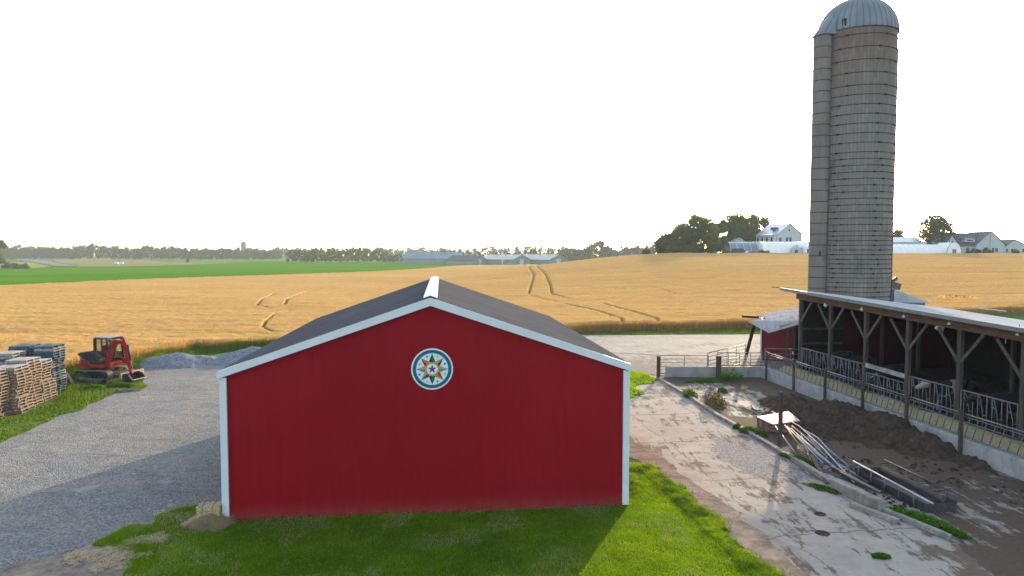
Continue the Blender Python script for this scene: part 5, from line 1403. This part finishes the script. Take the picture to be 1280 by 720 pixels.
# ------------------------------------------------------------------ trees
def crown_np(seed, H, Rr, n, ls, base=.25, squash=1.0, holes=.0, nl=9, cone=0.0):
    """leaf quads spread through an uneven crown made of clumps"""
    g = np.random.default_rng(seed)
    cs = []
    for i in range(nl):
        a = g.uniform(0, 2*PI); t = (i+.5)/nl
        zc = H*(base+(1-base)*(.15+.75*t)); rr = Rr*(1-cone*t)*math.sqrt(max(.05, 1-((t-.42)/.62)**2))*g.uniform(.35, .75)
        cs.append((rr*math.cos(a), rr*math.sin(a), zc, Rr*g.uniform(.30, .48)*(1-.35*cone*t)))
    cs = np.array(cs); pick = g.integers(0, len(cs), n); d = g.normal(0, 1, (n, 3)); d /= np.linalg.norm(d, axis=1)[:,None]
    r = g.uniform(.25, 1, n)**.45
    # sub clumps: push points toward noisy lumps
    c = cs[pick]; P = c[:,:3]+d*(c[:,3]*r*(1+.25*np.sin(d[:,0]*7+c[:,0])*np.sin(d[:,1]*6+c[:,1]+d[:,2]*5)))[:,None]*np.array([1,1,.85*squash])
    if holes:
        hn = fbm(P[:,0]*1.1+seed*7+P[:,1]*.5, P[:,2]*1.1+P[:,1]*.5, seed, 2); k = hn > holes*.95; P = P[k]; d = d[k]
    n = len(P); nr = d+g.normal(0, .7, (n, 3)); nr /= np.linalg.norm(nr, axis=1)[:,None]
    t1 = np.cross(nr, g.normal(0, 1, (n, 3))); t1 /= np.linalg.norm(t1, axis=1)[:,None]; t2 = np.cross(nr, t1)
    s = ls*g.uniform(.5, 1.3, n)[:,None]
    v = np.stack([P-t1*s, P-t2*s*.7, P+t1*s, P+t2*s*.7], 1).reshape(-1, 3)
    return v, cs
def trunk_mb(H, cs, r=.25):
    m = MB(); m.tube([(0,0,-.2),(0.05,0,H*.2),(.0,.08,H*.5),(.05,0,H*.8)], [r*1.3, r, r*.6, r*.15], 8)
    for c in cs[:7]:
        z0 = max(H*.15, c[2]*.5); m.tube([(0,0,z0),(c[0]*.5,c[1]*.5,(z0+c[2])/2),(c[0],c[1],c[2])], [r*.5, r*.3, r*.08], 6)
    return m
def tree(px, Y, H, Rr, label, seed, n=3500, ls=.35, mat='leaf', base=.15, group=None, name='broadleaf_tree', holes=0, nl=10, cone=0, zoff=0, cat='tree', trunk=.25):
    u = (px-640)/F; x = u*Y/1.0; z = float(terr(x, Y))
    t_ = thing(name, label, cat, (x, Y, z+zoff), random.uniform(0, 6), group)
    v, cs = crown_np(seed, H, Rr, int(n*2.4), ls*.70, base, holes=holes, nl=nl+3, cone=cone)
    np_mesh('crown', v, np.arange(len(v)).reshape(-1, 4), M[mat], t_)
    trunk_mb(H, cs, trunk).build('trunk', M['bark'], t_)
    return t_
# farm trees on the rise (about 210 m off)
tree(850, 214, 9.5, 5.6, 'leftmost dark tree of the farm grove, low and rounded', 1, 5500, .36, 'leaf_dark', .0, 'trees of the farm grove', nl=12)
tree(832, 216, 6.6, 3.8, 'low outer tree at the left foot of the grove', 2, 3000, .34, 'leaf_dark', -.05, 'trees of the farm grove')
tree(870, 218, 13.2, 6.6, 'tallest tree at the left of the grove with sky showing through', 3, 6800, .36, 'leaf', .12, 'trees of the farm grove', holes=.40, nl=13)
tree(884, 222, 12.0, 5.5, 'open tree between the dark tree and the pale round one', 4, 3600, .36, 'leaf', .2, 'trees of the farm grove', holes=.46)
tree(895, 208, 8.8, 3.7, 'lighter green round tree standing before the grove', 5, 5200, .3, 'leaf_light', .02, 'trees of the farm grove')
tree(918, 232, 14.2, 6.0, 'tall dark tree left of the two-storey farmhouse', 6, 6500, .38, 'leaf', .1, 'trees of the farm grove', nl=12)
tree(935, 236, 14.6, 5.5, 'spiky topped tree behind the greenhouse', 7, 4800, .38, 'leaf', .15, 'trees of the farm grove', holes=.40)
tree(953, 240, 14.0, 5.6, 'rightmost tree of the grove, touching the farmhouse roof', 8, 5200, .38, 'leaf', .12, 'trees of the farm grove', holes=.36)
tree(905, 230, 12.0, 5.0, 'dark tree filling the middle of the grove', 9, 4500, .38, 'leaf_dark', .05, 'trees of the farm grove')
tree(808, 235, 2.6, 2.0, 'small round dark bush alone at the edge of the wheat', 12, 1100, .25, 'leaf_dark', -.1, None, 'bush', nl=6, cat='bush')
tree(1168, 222, 13.4, 6.0, 'large airy tree with sky showing through beside the white house', 23, 6000, .38, 'leaf', .12, None, holes=.42, nl=20)
tree(1123, 260, 10.0, 3.8, 'dark tree half hidden behind the right side of the silo', 14, 2600, .36, 'leaf_dark', .1)
tree(-1, 330, 14.0, 4.4, 'big tree cut by the left edge of the picture', 15, 6500, .5, 'leaf_light', .0)
for i, (px, h_) in enumerate(((9, 2.6), (20, 2.2), (29, 1.8))): tree(px, 318, h_, 2.6, 'low hedge bush, %s from the left edge of the picture' % onames[i], 60+i, 700, .4, 'leaf_dark', -.2, 'hedge bushes', 'bush', nl=6, cat='bush')
tree(235, 480, 3.0, 1.2, 'tiny lone sapling in the far green field', 18, 500, .3, 'leaf_dark', .2, cat='tree')
for i, (px, hh) in enumerate(((838, 3.2), (851, 3.4), (864, 3.0), (876, 3.6), (888, 3.0))):
    tree(px, 205, hh, 2.6, 'dark undergrowth bush at the foot of the farm grove, %s from the left' % onames[i], 120+i, 1100, .3, 'leaf_dark', -.2, 'undergrowth of the grove', 'bush', nl=7, cat='bush')
# far woods: many merged crowns
def wood(name, label, rows, mat='leaf_far', ls=1.0, nper=380):
    ls *= .72; nper = int(nper*1.7)
    V_ = []
    for i, (px, Y, H, Rr) in enumerate(rows):
        v, cs = crown_np(1000+i*3+int(Y), H, Rr, nper, ls, .0, nl=8)
        x = (px-640)/F*Y; v = v+np.array([x, Y, float(terr(x, Y))]); V_.append(v)
    v = np.concatenate(V_); o = np_mesh(name, v, np.arange(len(v)).reshape(-1, 4), M[mat])
    return tag(o, label, 'woodland', kind='stuff')
def hprof(px, table): return float(np.interp(px, [t[0] for t in table], [t[1] for t in table]))
g = random.Random(5)
rows = []
prof1 = [(-250,15),(0,15),(60,13.5),(90,12),(110,15.5),(130,15.5),(150,12.5),(190,13.5),(225,13),(250,11),(290,10.5),(345,10)]
px = -260
while px < 350:
    Y_ = 700+g.uniform(-15, 25); rows.append((px, Y_, hprof(px, prof1)*g.uniform(.88, 1.14), g.uniform(4.2, 6.4))); px += g.uniform(3.2, 6.0)
px = -260
while px < 350: rows.append((px, 735, hprof(px, prof1)*g.uniform(.75, .95), 6)); px += 8
wood('left_woodland', 'long hazy line of woodland across the left horizon', rows)
rows = []
px = 318
prof2 = [(318,9),(330,8.5),(385,10),(410,10.5),(428,10),(440,12),(455,10.5),(480,10.5),(484,7)]
px = 363
while px < 483:
    rows.append((px, 480+g.uniform(-6, 18), hprof(px, prof2)*g.uniform(.8, 1.12), g.uniform(2.6, 4.0))); px += g.uniform(3.0, 5.0)
wood('clump_of_trees', 'darker clump of trees beyond the young crop, left of the long barns', rows, 'leaf', .6, 420)
rows = []
px = 300
while px < 820:
    rows.append((px, 900+g.uniform(-20, 60), g.uniform(10, 15)+(6 if 600 < px < 720 else 0)*.4, g.uniform(5, 8))); px += g.uniform(4, 7)
wood('far_woodland', 'faint pale woodland along the far horizon', rows, 'leaf_far', 1.3, 260)
rows = []
px = 485
while px < 720:
    rows.append((px, 520+g.uniform(-8, 25), hprof(px, [(485,5),(505,6.5),(530,8),(575,8),(620,8),(640,10),(655,9),(700,8),(720,8)])*g.uniform(.75, 1.2), g.uniform(2.4, 3.8))); px += g.uniform(3.5, 7)
wood('middle_trees', 'band of small hazy trees behind the long poultry barns', rows, 'leaf_far', .7, 300)
rows = []
for px in np.arange(703, 735, 3.2): rows.append((px, 560+g.uniform(-10,10), 11+g.uniform(-2, 2), 4))
for px in np.arange(728, 765, 3.0): rows.append((px, 560+g.uniform(-10,10), 8+7*math.exp(-((px-747)/14)**2)*1.5, 5))
for px in np.arange(760, 832, 3.6): rows.append((px, 620+g.uniform(-10,10), (9 if px < 775 else 12)*g.uniform(.75, 1.15), 4.5))
wood('hazy_grove', 'pale hazy grove with a taller rounded top left of the farm', rows, 'leaf_far', .8, 420)
rows = []
for px in np.arange(1105, 1560, 6): rows.append((px, 700, 6*g.uniform(.6, 1.2), 6))
wood('right_woodland', 'low hazy trees on the rise beyond the white house', rows, 'leaf_far', 1.0, 240)
# ------------------------------------------------------------------ farm buildings on the rise
def base_at(px, Y, py=None):
    x = (px-640)/F*Y; return Vector((x, Y, float(terr(x, Y))))
def gabled(m_wall, w, l, eave, ridge):
    m_wall.prism([(-w/2,-.3),(w/2,-.3),(w/2,eave),(0,ridge),(-w/2,eave)], 0, l, 'y')
def roof_pair(w, l, eave, ridge, mat, par, ov=.35, th=.12, name='roof'):
    for s in (-1, 1):
        k = (ridge-eave)/(w/2); xe = s*(w/2+ov); ze = eave-ov*k+.1
        MB().add([(0,-ov,ridge+.1),(xe,-ov,ze),(xe,l+ov,ze),(0,l+ov,ridge+.1),(0,-ov,ridge+.1+th),(xe,-ov,ze+th),(xe,l+ov,ze+th),(0,l+ov,ridge+.1+th)],
                 [(0,3,2,1),(4,5,6,7),(0,1,5,4),(1,2,6,5),(2,3,7,6)]).build(name, M[mat], par)
def window(par, x, y, z, w, h, axis='y', frame=True):
    if axis == 'y':
        f = MB().box((x, y-.03, z), (w+.16, .06, h+.16)).build('window', M['white_paint'], par); MB().box((x, y-.075, z), (w, .03, h)).build('pane', M['window'], f)
    else:
        f = MB().box((x-.03, y, z), (.06, w+.16, h+.16)).build('window', M['white_paint'], par); MB().box((x-.075, y, z), (.03, w, h)).build('pane', M['window'], f)
hb_ = base_at(986, 222); 
H1 = thing('farmhouse', 'two-storey pale farmhouse with bright metal roof left of the silo', 'house', hb_, .30)
m = MB(); gabled(m, 9.6, 10.0, 6.9, 10.3); m.build('wall', M['siding_white'], H1)
roof_pair(9.6, 10.0, 6.9, 10.3, 'pale_roof', H1)
MB().box((-5.3, 4.8, 5.0), (1.0, 9.0, 3.4)).build('enclosed_porch', M['siding_white'], H1)
MB().box((-5.35, 4.8, 6.85), (1.6, 9.6, .15), (0, -.3, 0)).build('porch_roof', M['pale_roof'], H1)
for y in (1.2, 3.6, 6.0, 8.2): window(H1, -5.8, y, 5.3, .9, 1.4, 'x')
for (x, z) in ((-1.0, 5.3), (.3, 5.3), (-3.3, 2.4), (-1.5, 2.3), (-.2, 8.3)): window(H1, x, 0, z, .9 if z < 8 else .6, 1.5 if z < 8 else .7)
window(H1, -3.6, 0, 5.2, .9, 1.4)
MB().box((-3.0, 3.6, 8.8), (1.8, 1.7, .9)).build('roof_vent', M['slate'], H1)
MB().box((6.2, 2, 2.2), (3.4, 5, 4.0)).build('side_wing', M['siding_white'], H1)
MB().box((6.4, 2, 4.3), (4.0, 5.6, .25), (0,.12,0)).build('wing_roof', M['slate'], H1)
# greenhouses
def hoop_house(label, px0, px1, Y, hgt, wdt, mat='poly_film', group='greenhouses on the rise', door=None, zadd=0, end='both'):
    a = base_at(px0, Y); b = base_at(px1, Y); L_ = b.x-a.x
    t_ = thing('greenhouse', label, 'greenhouse', (a.x, Y, min(a.z, b.z)-.1+zadd), 0, group)
    pf = [(wdt*math.cos(PI*k/16), hgt*math.sin(PI*k/16)**.8) for k in range(17)]
    MB().prism(pf, 0, L_, 'x').build('film_cover', M[mat], t_)
    m = MB()
    n_ = int(L_/1.8)
    for i in range(n_+1):
        x = L_*i/n_; m.tube([(x, y*1.01, z*1.01) for y, z in pf], .05, 5)
    m.build('hoops', M['white_paint'], t_)
    MB().box((L_/2, -wdt*1.0, .25), (L_, .08, .6)).build('base_board', M['wood_dark'], t_)
    return t_, L_
gh, L_ = hoop_house('long low greenhouse with bluish cover at the left of the row', 908, 950, 209, 4.4, 4.2, 'blue_roof')
gh, L_ = hoop_house('bright white greenhouse in front of the farmhouse', 947, 1024, 206, 4.4, 4.6)
MB().box((11.6, -4.75, 1.3), (2.2, .3, 2.6)).build('door', M['barn_grey'], gh)
MB().prism([(-1.3, 0), (1.3, 0), (1.3, 2.2), (0, 3.4), (-1.3, 2.2)], -6.0, -4.0, 'y').build('entrance', M['siding_white'], gh).location = (9.0, -.6, 0)
MB().prism([(1.5*math.cos(PI*k/12), 3.2*math.sin(PI*k/12)) for k in range(13)], -7.2, -4.0, 'y').build('hoop_porch', M['white_paint'], gh).location = (12.2, 0, 0)
MB().box((12.2, -7.23, 1.1), (1.0, .05, 2.1)).build('door', M['window'], gh)
MB().box((8.8, -6.63, 1.0), (.9, .05, 1.9)).build('door', M['window'], gh)
m = MB()
for x in (16.0, 18.0): m.tube([(x,-6.0,0),(x,-6.0,2.4)], .04, 5)
m.tube([(16,-6,2.4),(18,-6,2.4)], .04, 5).build('door_frame', M['galv'], gh)
gh, L_ = hoop_house('long white greenhouse right of the silo', 1095, 1182, 212, 3.6, 4.0)
gh2 = thing('greenhouse', 'small hoop greenhouse with its arched end facing the wheat', 'greenhouse', base_at(1192, 206)-Vector((0,0,.1)), -.1, 'greenhouses on the rise')
MB().prism([(2.1*math.cos(PI*k/14), 4.2*math.sin(PI*k/14)**.85) for k in range(15)], 0, 8, 'y').build('film_cover', M['poly_film'], gh2)
m = MB().tube([(2.15*math.cos(PI*k/14), -.03, 4.25*math.sin(PI*k/14)**.85) for k in range(15)], .07, 5).box((0,-.05,1.1), (1.1,.06,2.1)); m.build('end_frame', M['galv'], gh2)
gp = base_at(1118, 222); o = thing('greenhouse', 'pale gabled greenhouse roof just right of the silo, behind the white one', 'greenhouse', gp, 0, 'greenhouses on the rise')
MB().box((0, 0, 2.2), (17, 6, 4.4)).build('wall', M['siding_white'], o); MB().prism([(-3.4, 4.4), (3.4, 4.4), (0, 6.0)], -8.6, 6.4, 'x').build('roof', M['pale_roof'], o)
shd = thing('garden_shed', 'small pale shed roof peeking above the bluish greenhouse', 'shed', base_at(924, 222), 0)
gabled(m := MB(), 4, 4, 4.2, 5.6); m.build('wall', M['siding_white'], shd); roof_pair(4, 4, 4.2, 5.6, 'pale_roof', shd)
# white house on the right
wb = base_at(1243, 216)
H2 = thing('white_house', 'white house with dark slate roof and gabled dormers at the right', 'house', wb+Vector((-1.5, 0, 0)), .0)
# long body runs left, gable towards the right front
def gx(m, x0, x1, y0, d, eave, ridge): m.prism([(y0,-.3),(y0+d,-.3),(y0+d,eave),(y0+d/2,ridge),(y0,eave)], x0, x1, 'x')
m = MB(); gabled(m, 9.0, 10, 3.6, 7.6); m.build('wall', M['siding_white'], H2)
roof_pair(9.0, 10, 3.6, 7.6, 'slate', H2)
m = MB(); gx(m, -14.5, -1.2, 1.2, 8, 3.2, 6.9); m.build('wing_wall', M['siding_white'], H2)
m = MB()
m.add([(-15,.8,3.1),(-3,.8,3.1),(0,5.2,7.2),(-15,5.2,7.2),(-15,9.6,3.1),(0,9.6,3.1),(-15,.8,3.3),(-3,.8,3.3),(0,5.2,7.4),(-15,5.2,7.4),(-15,9.6,3.3),(0,9.6,3.3)], [(6,7,8,9),(9,8,11,10),(0,3,2,1),(3,4,5,2),(0,1,7,6),(0,6,9,3),(3,9,10,4)])
m.build('wing_roof', M['slate'], H2)
m = MB(); m.prism([(-14.3,-.3),(-9.9,-.3),(-9.9,3.4),(-12.1,6.4),(-14.3,3.4)], .2, 4, 'y'); m.build('front_gable', M['siding_white'], H2)
for s in (-1,1):
    MB().add([(-12.1,-.1,6.5),(-12.1+s*2.6,-.1,3.1),(-12.1+s*2.6,4,3.1),(-12.1,4,6.5),(-12.1,-.1,6.65),(-12.1+s*2.6,-.1,3.25),(-12.1+s*2.6,4,3.25),(-12.1,4,6.65)], [(0,3,2,1),(4,5,6,7),(0,1,5,4)]).build('gable_roof', M['slate'], H2)
window(H2, -12.1, .2, 4.3, .6, .9)
MB().box((-12.0,-.9,3.0), (5.0,2.0,.15), (-.12,0,0)).build('porch_roof', M['slate'], H2)
MB().box((-6.2, 1.3, 4.9), (3.2, 1.6, 1.0)).build('dormer', M['siding_white'], H2); window(H2, -6.2, .5, 4.9, 2.0, .6)
MB().box((-6.2, 1.5, 5.5), (3.6, 2.4, .12), (.35,0,0)).build('dormer_roof', M['slate'], H2)
for x, w_ in ((-8.8, .9), (-6.4, 1.2), (-4.9, .8)): window(H2, x, 1.2, 1.7, w_, 1.4 if w_ < 1.1 else 2.0)
for x in (.8, 1.9): window(H2, x, 0, 1.9, .9, 1.3)
m = MB(); m.prism([(4.5,-.3),(12.3,-.3),(12.3,3.0),(8.0,5.0),(4.5,2.4)], .6, 7, 'y'); m.build('annex_wall', M['siding_white'], H2)
MB().add([(8.0,.3,5.1),(3.9,.3,2.4),(3.9,7.3,2.4),(8.0,7.3,5.1),(8.0,.3,5.25),(3.9,.3,2.55),(3.9,7.3,2.55),(8.0,7.3,5.25)], [(0,1,2,3),(4,7,6,5),(0,4,5,1)]).build('annex_roof', M['slate'], H2)
MB().add([(8.0,.3,5.1),(12.7,.3,2.9),(12.7,7.3,2.9),(8.0,7.3,5.1),(8.0,.3,5.25),(12.7,.3,3.05),(12.7,7.3,3.05),(8.0,7.3,5.25)], [(0,3,2,1),(4,5,6,7),(0,1,5,4)]).build('annex_roof', M['slate'], H2)
for x in (5.6, 7.2, 10.8): window(H2, x, .6, 1.7, .7, 1.2)
MB().tube([(-.6,-.6,0),(-.6,-.6,9.8)], .06, 6).build('chimney_pipe', M['galv'], H2)
MB().box((2,-1.8,.6), (17,.15,1.2)).build('garden_wall', M['barn_lightroof'], H2)
for i, (px, h_) in enumerate(((1222,2.2),(1232,2.5),(1236,1.8),(1212,1.6),(1269,2.0))): tree(px, 211, h_, 1.3, 'garden shrub before the white house, %s' % ('near the porch','beside the front door','below the gable window','left of the porch','at the right end')[i], 80+i, 420, .25, 'leaf_dark', -.1, 'shrubs before the white house', 'shrub', nl=5, cat='shrub')
# parked cars by the bluish greenhouse
def car(label, px, Y, mat, rz, L_=4.8, hgt=1.6, grp='cars by the greenhouse'):
    b = base_at(px, Y); c = thing('parked_car', label, 'car', b, rz, grp)
    prof_ = [(-L_/2,.35),(-L_/2,.95),(-L_/2+.2,1.05),(-L_*.3,1.1),(-L_*.2,hgt),(L_*.2,hgt),(L_*.34,1.05),(L_/2-.1,.9),(L_/2,.6),(L_/2,.35)]
    MB().prism(prof_, -.9, .9, 'y').build('body', M[mat], c, bevel=.06)
    for s in (-1, 1): MB().prism([(-L_*.27,1.1),(-L_*.19,hgt-.1),(L_*.18,hgt-.1),(L_*.29,1.1)], s*.905-.01, s*.905+.01, 'y').build('side_window', M['window'], c)
    for x in (-L_*.31, L_*.31):
        for s in (-1, 1): w = MB().tube([(x,s*.7,.34),(x,s*.93,.34)], .34, 16, smooth=False).build('wheel', M['tyre'], c); MB().tube([(x,s*.93,.34),(x,s*.945,.34)], .2, 12, smooth=False).build('rim', M['galv'], w)
car('dark green van parked in front of the bluish greenhouse', 922, 199.5, 'car_dark', .0, 6.5, 2.3)
car('grey car parked at the right of the dark van', 938, 198, 'car_grey', .1, 4.6, 1.5)
for i, (px, h_) in enumerate(((908, 1.8), (950, 1.6), (957, 1.3))): tree(px, 200, h_, 1.8, ('bush at the left end of the bluish greenhouse','bush at the corner of the white greenhouse','lowest bush before the white greenhouse')[i], 90+i, 500, .22, 'leaf', -.1, 'bushes before the greenhouses', 'bush', nl=5, cat='bush')
# poultry barns beyond the wheat
def long_barn(label, px, Y, w, l, eave, ridge, rz, wall, roof, group='long poultry barns'):
    b = base_at(px, Y); t_ = thing('poultry_barn', label, 'barn', b, rz, group)
    m = MB(); gabled(m, w, l, eave, ridge); m.build('wall', M[wall], t_); roof_pair(w, l, eave, ridge, roof, t_, .6, .2)
    MB().box((0, -.1, 1.8), (w*.22, .15, 3.4)).build('door', M['pale_roof'], t_)
    for i in range(3): MB().tube([(0, l*(.25+.25*i), ridge), (0, l*(.25+.25*i), ridge+1.5)], .35, 8).build('roof_vent', M['galv'], t_)
    return t_
long_barn('long blue grey barn seen side-on at the left of the far barns', 505, 432, 12, 36, 3.6, 7.4, -PI/2+.04, 'barn_grey', 'blue_roof')
long_barn('small light blue barn between the long barns', 573, 425, 7, 15, 2.6, 5.0, -PI/2+.1, 'barn_grey', 'light_blue_roof')
long_barn('middle grey barn with its gable door facing the wheat', 652, 405, 13.0, 34, 3.2, 5.9, .62, 'barn_grey', 'barn_lightroof')
long_barn('right grey barn with its gable door facing the wheat', 698, 402, 14.0, 34, 3.0, 5.9, .62, 'barn_grey', 'barn_lightroof')
long_barn('low dark barn at the left of the two gabled barns', 600, 415, 12, 22, 2.6, 5.4, .9, 'barn_grey', 'slate')
for i, (px, Y_, hh) in enumerate(((505.5, 430, 9), (591, 420, 9), (628, 405, 8), (639, 405, 7.5), (1060, 0, 0))):
    if Y_ == 0: continue
    b = base_at(px, Y_); t_ = thing('feed_bin', 'tall white feed silo pipe %s' % ('at the left end of the blue grey barn','beside the light blue barn','left of the middle grey barn','nearest the middle barn ridge')[i], 'feed bin', b, 0, 'white vent stacks by the far barns')
    MB().lathe([(.0,0),(.45,.02),(.45,hh-1),(.1,hh)], 12).build('stack', M['white_paint'], t_)
# utility poles
def pole(px, Y, h, label, arm=True, r=.14, mat='wood_grey'):
    b = base_at(px, Y); t_ = thing('utility_pole', label, 'utility pole', b, random.uniform(-.5,.5), 'distant utility poles')
    MB().tube([(0,0,0),(0,0,h)], [r, r*.7], 8).build('pole', M[mat], t_)
    if arm:
        MB().box((0,0,h-.6), (2.2,.12,.14)).build('crossarm', M[mat], t_)
        for x in (-1,0,1): MB().tube([(x,0,h-.55),(x,0,h-.3)], .05, 6).build('insulator', M['white_paint'], t_)
pole(711, 400, 10, 'dark utility pole at the right end of the far barns')
pole(772, 300, 12.0, 'tall thin pole rising from the wheat left of the grove', False, .12, 'galv')
pole(27, 520, 12, 'utility pole near the left edge of the far fields')
pole(67, 500, 9, 'utility pole beside the far road')
pole(118, 560, 13, 'utility pole before the tallest left woodland')
pole(149, 470, 8, 'short pole standing over the white troughs')
pole(213, 640, 12, 'pale utility pole by the left woodland')
pole(1004.5, 225, 11, 'thin mast just left of the silo', False, .09, 'galv')
pole(1186, 208, 13.5, 'slim pole in front of the large airy tree', False, .11, 'wood_grey')
o = thing('stock_trough', 'two tiny white troughs lying in the far tan field', 'trough', base_at(149, 440), 0)
MB().box((-1.5,0,.5), (2.4,1.6,1.0)).build('trough', M['white_paint'], o, bevel=.1); MB().box((1.8,0,.4), (2.0,1.4,.8)).build('trough', M['white_paint'], o, bevel=.1)
wt = base_at(305, 1000); o = thing('water_tower', 'tiny grey water tower above the far left treeline', 'water tower', wt, 0)
MB().lathe([(1.2,0),(1.2,12),(3.4,13),(3.6,15),(3.6,21),(2,22.5),(.1,23)], 16).build('tank', M['water_tower'], o)
for k in range(4): MB().tube([(3*math.cos(k*PI/2+.7),3*math.sin(k*PI/2+.7),0),(3*math.cos(k*PI/2+.7),3*math.sin(k*PI/2+.7),15)], .3, 6).build('leg', M['water_tower'], o)
# hill at the far right
hv = []; A_, B_ = np.meshgrid(np.linspace(450, 1050, 90), np.linspace(480, 900, 60))
Zh = terr(A_, B_)+14*np.exp(-((A_-760)/260)**2-((B_-700)/120)**2)-1.5
h_ = np_mesh('far_hill', np.stack([A_.ravel(), B_.ravel(), Zh.ravel()], 1), grid_faces(60, 90), M['hay'], smooth=True); tag(h_, kind='structure')

# ------------------------------------------------------------------ haze
HAZE = 0.00022
hm = bpy.data.materials.new('haze'); hm.use_nodes = True; nt = hm.node_tree
for q in list(nt.nodes): nt.nodes.remove(q)
out = nt.nodes.new('ShaderNodeOutputMaterial'); pv = nt.nodes.new('ShaderNodeVolumePrincipled')
pv.inputs['Color'].default_value = (.82,.92,.98,1); pv.inputs['Density'].default_value = HAZE; pv.inputs['Anisotropy'].default_value = .1
nt.links.new(pv.outputs[0], out.inputs['Volume'])
hz = MB().box((100, 660, 15.9), (2300, 1700, 34.6)).build('haze', hm, fixn=True); tag(hz, 'thin pale summer haze over the whole landscape', 'haze', kind='stuff')
HIDE_HAZE = False
if HIDE_HAZE: hz.hide_render = True

# ------------------------------------------------------------------ light, sky, camera
sd_ = Vector(ray(1017, 108)); sd_.normalize()
el = math.asin(sd_.z); az = math.atan2(sd_.x, sd_.y)
print('sun', math.degrees(el), math.degrees(az))
W = bpy.data.worlds.new('World'); S.world = W; W.use_nodes = True
nt = W.node_tree; bg = nt.nodes['Background']; sky = nt.nodes.new('ShaderNodeTexSky')
sky.sky_type = 'NISHITA'; sky.sun_disc = False; sky.sun_elevation = el; sky.sun_rotation = az
sky.air_density = 1.0; sky.dust_density = 1.8; sky.ozone_density = 1.5; sky.altitude = 0
hsv = nt.nodes.new('ShaderNodeHueSaturation'); hsv.inputs['Saturation'].default_value = .78; nt.links.new(sky.outputs[0], hsv.inputs['Color']); nt.links.new(hsv.outputs[0], bg.inputs[0]); bg.inputs[1].default_value = .15
sl_ = bpy.data.lights.new('sun', 'SUN'); sl_.energy = 2.2; sl_.angle = R(.6); sl_.color = (1, .76, .50)
so = bpy.data.objects.new('sun', sl_); COL.objects.link(so); so.rotation_euler = sd_.to_track_quat('Z', 'Y').to_euler(); so.location = (60, 120, 40)
cam = bpy.data.cameras.new('camera'); co = bpy.data.objects.new('camera', cam); COL.objects.link(co)
co.location = (0, 0, CAMZ); co.rotation_euler = (PI/2-PITCH, 0, 0); cam.sensor_width = 36; cam.lens = F/1280*36; cam.clip_end = 5000; cam.clip_start = .1
S.camera = co
S.view_settings.view_transform = 'Standard'; S.view_settings.look = 'None'; S.view_settings.gamma = 1
S.view_settings.exposure = 1.9
S.cycles.volume_bounces = 1; S.cycles.max_bounces = 8; S.cycles.transparent_max_bounces = 8
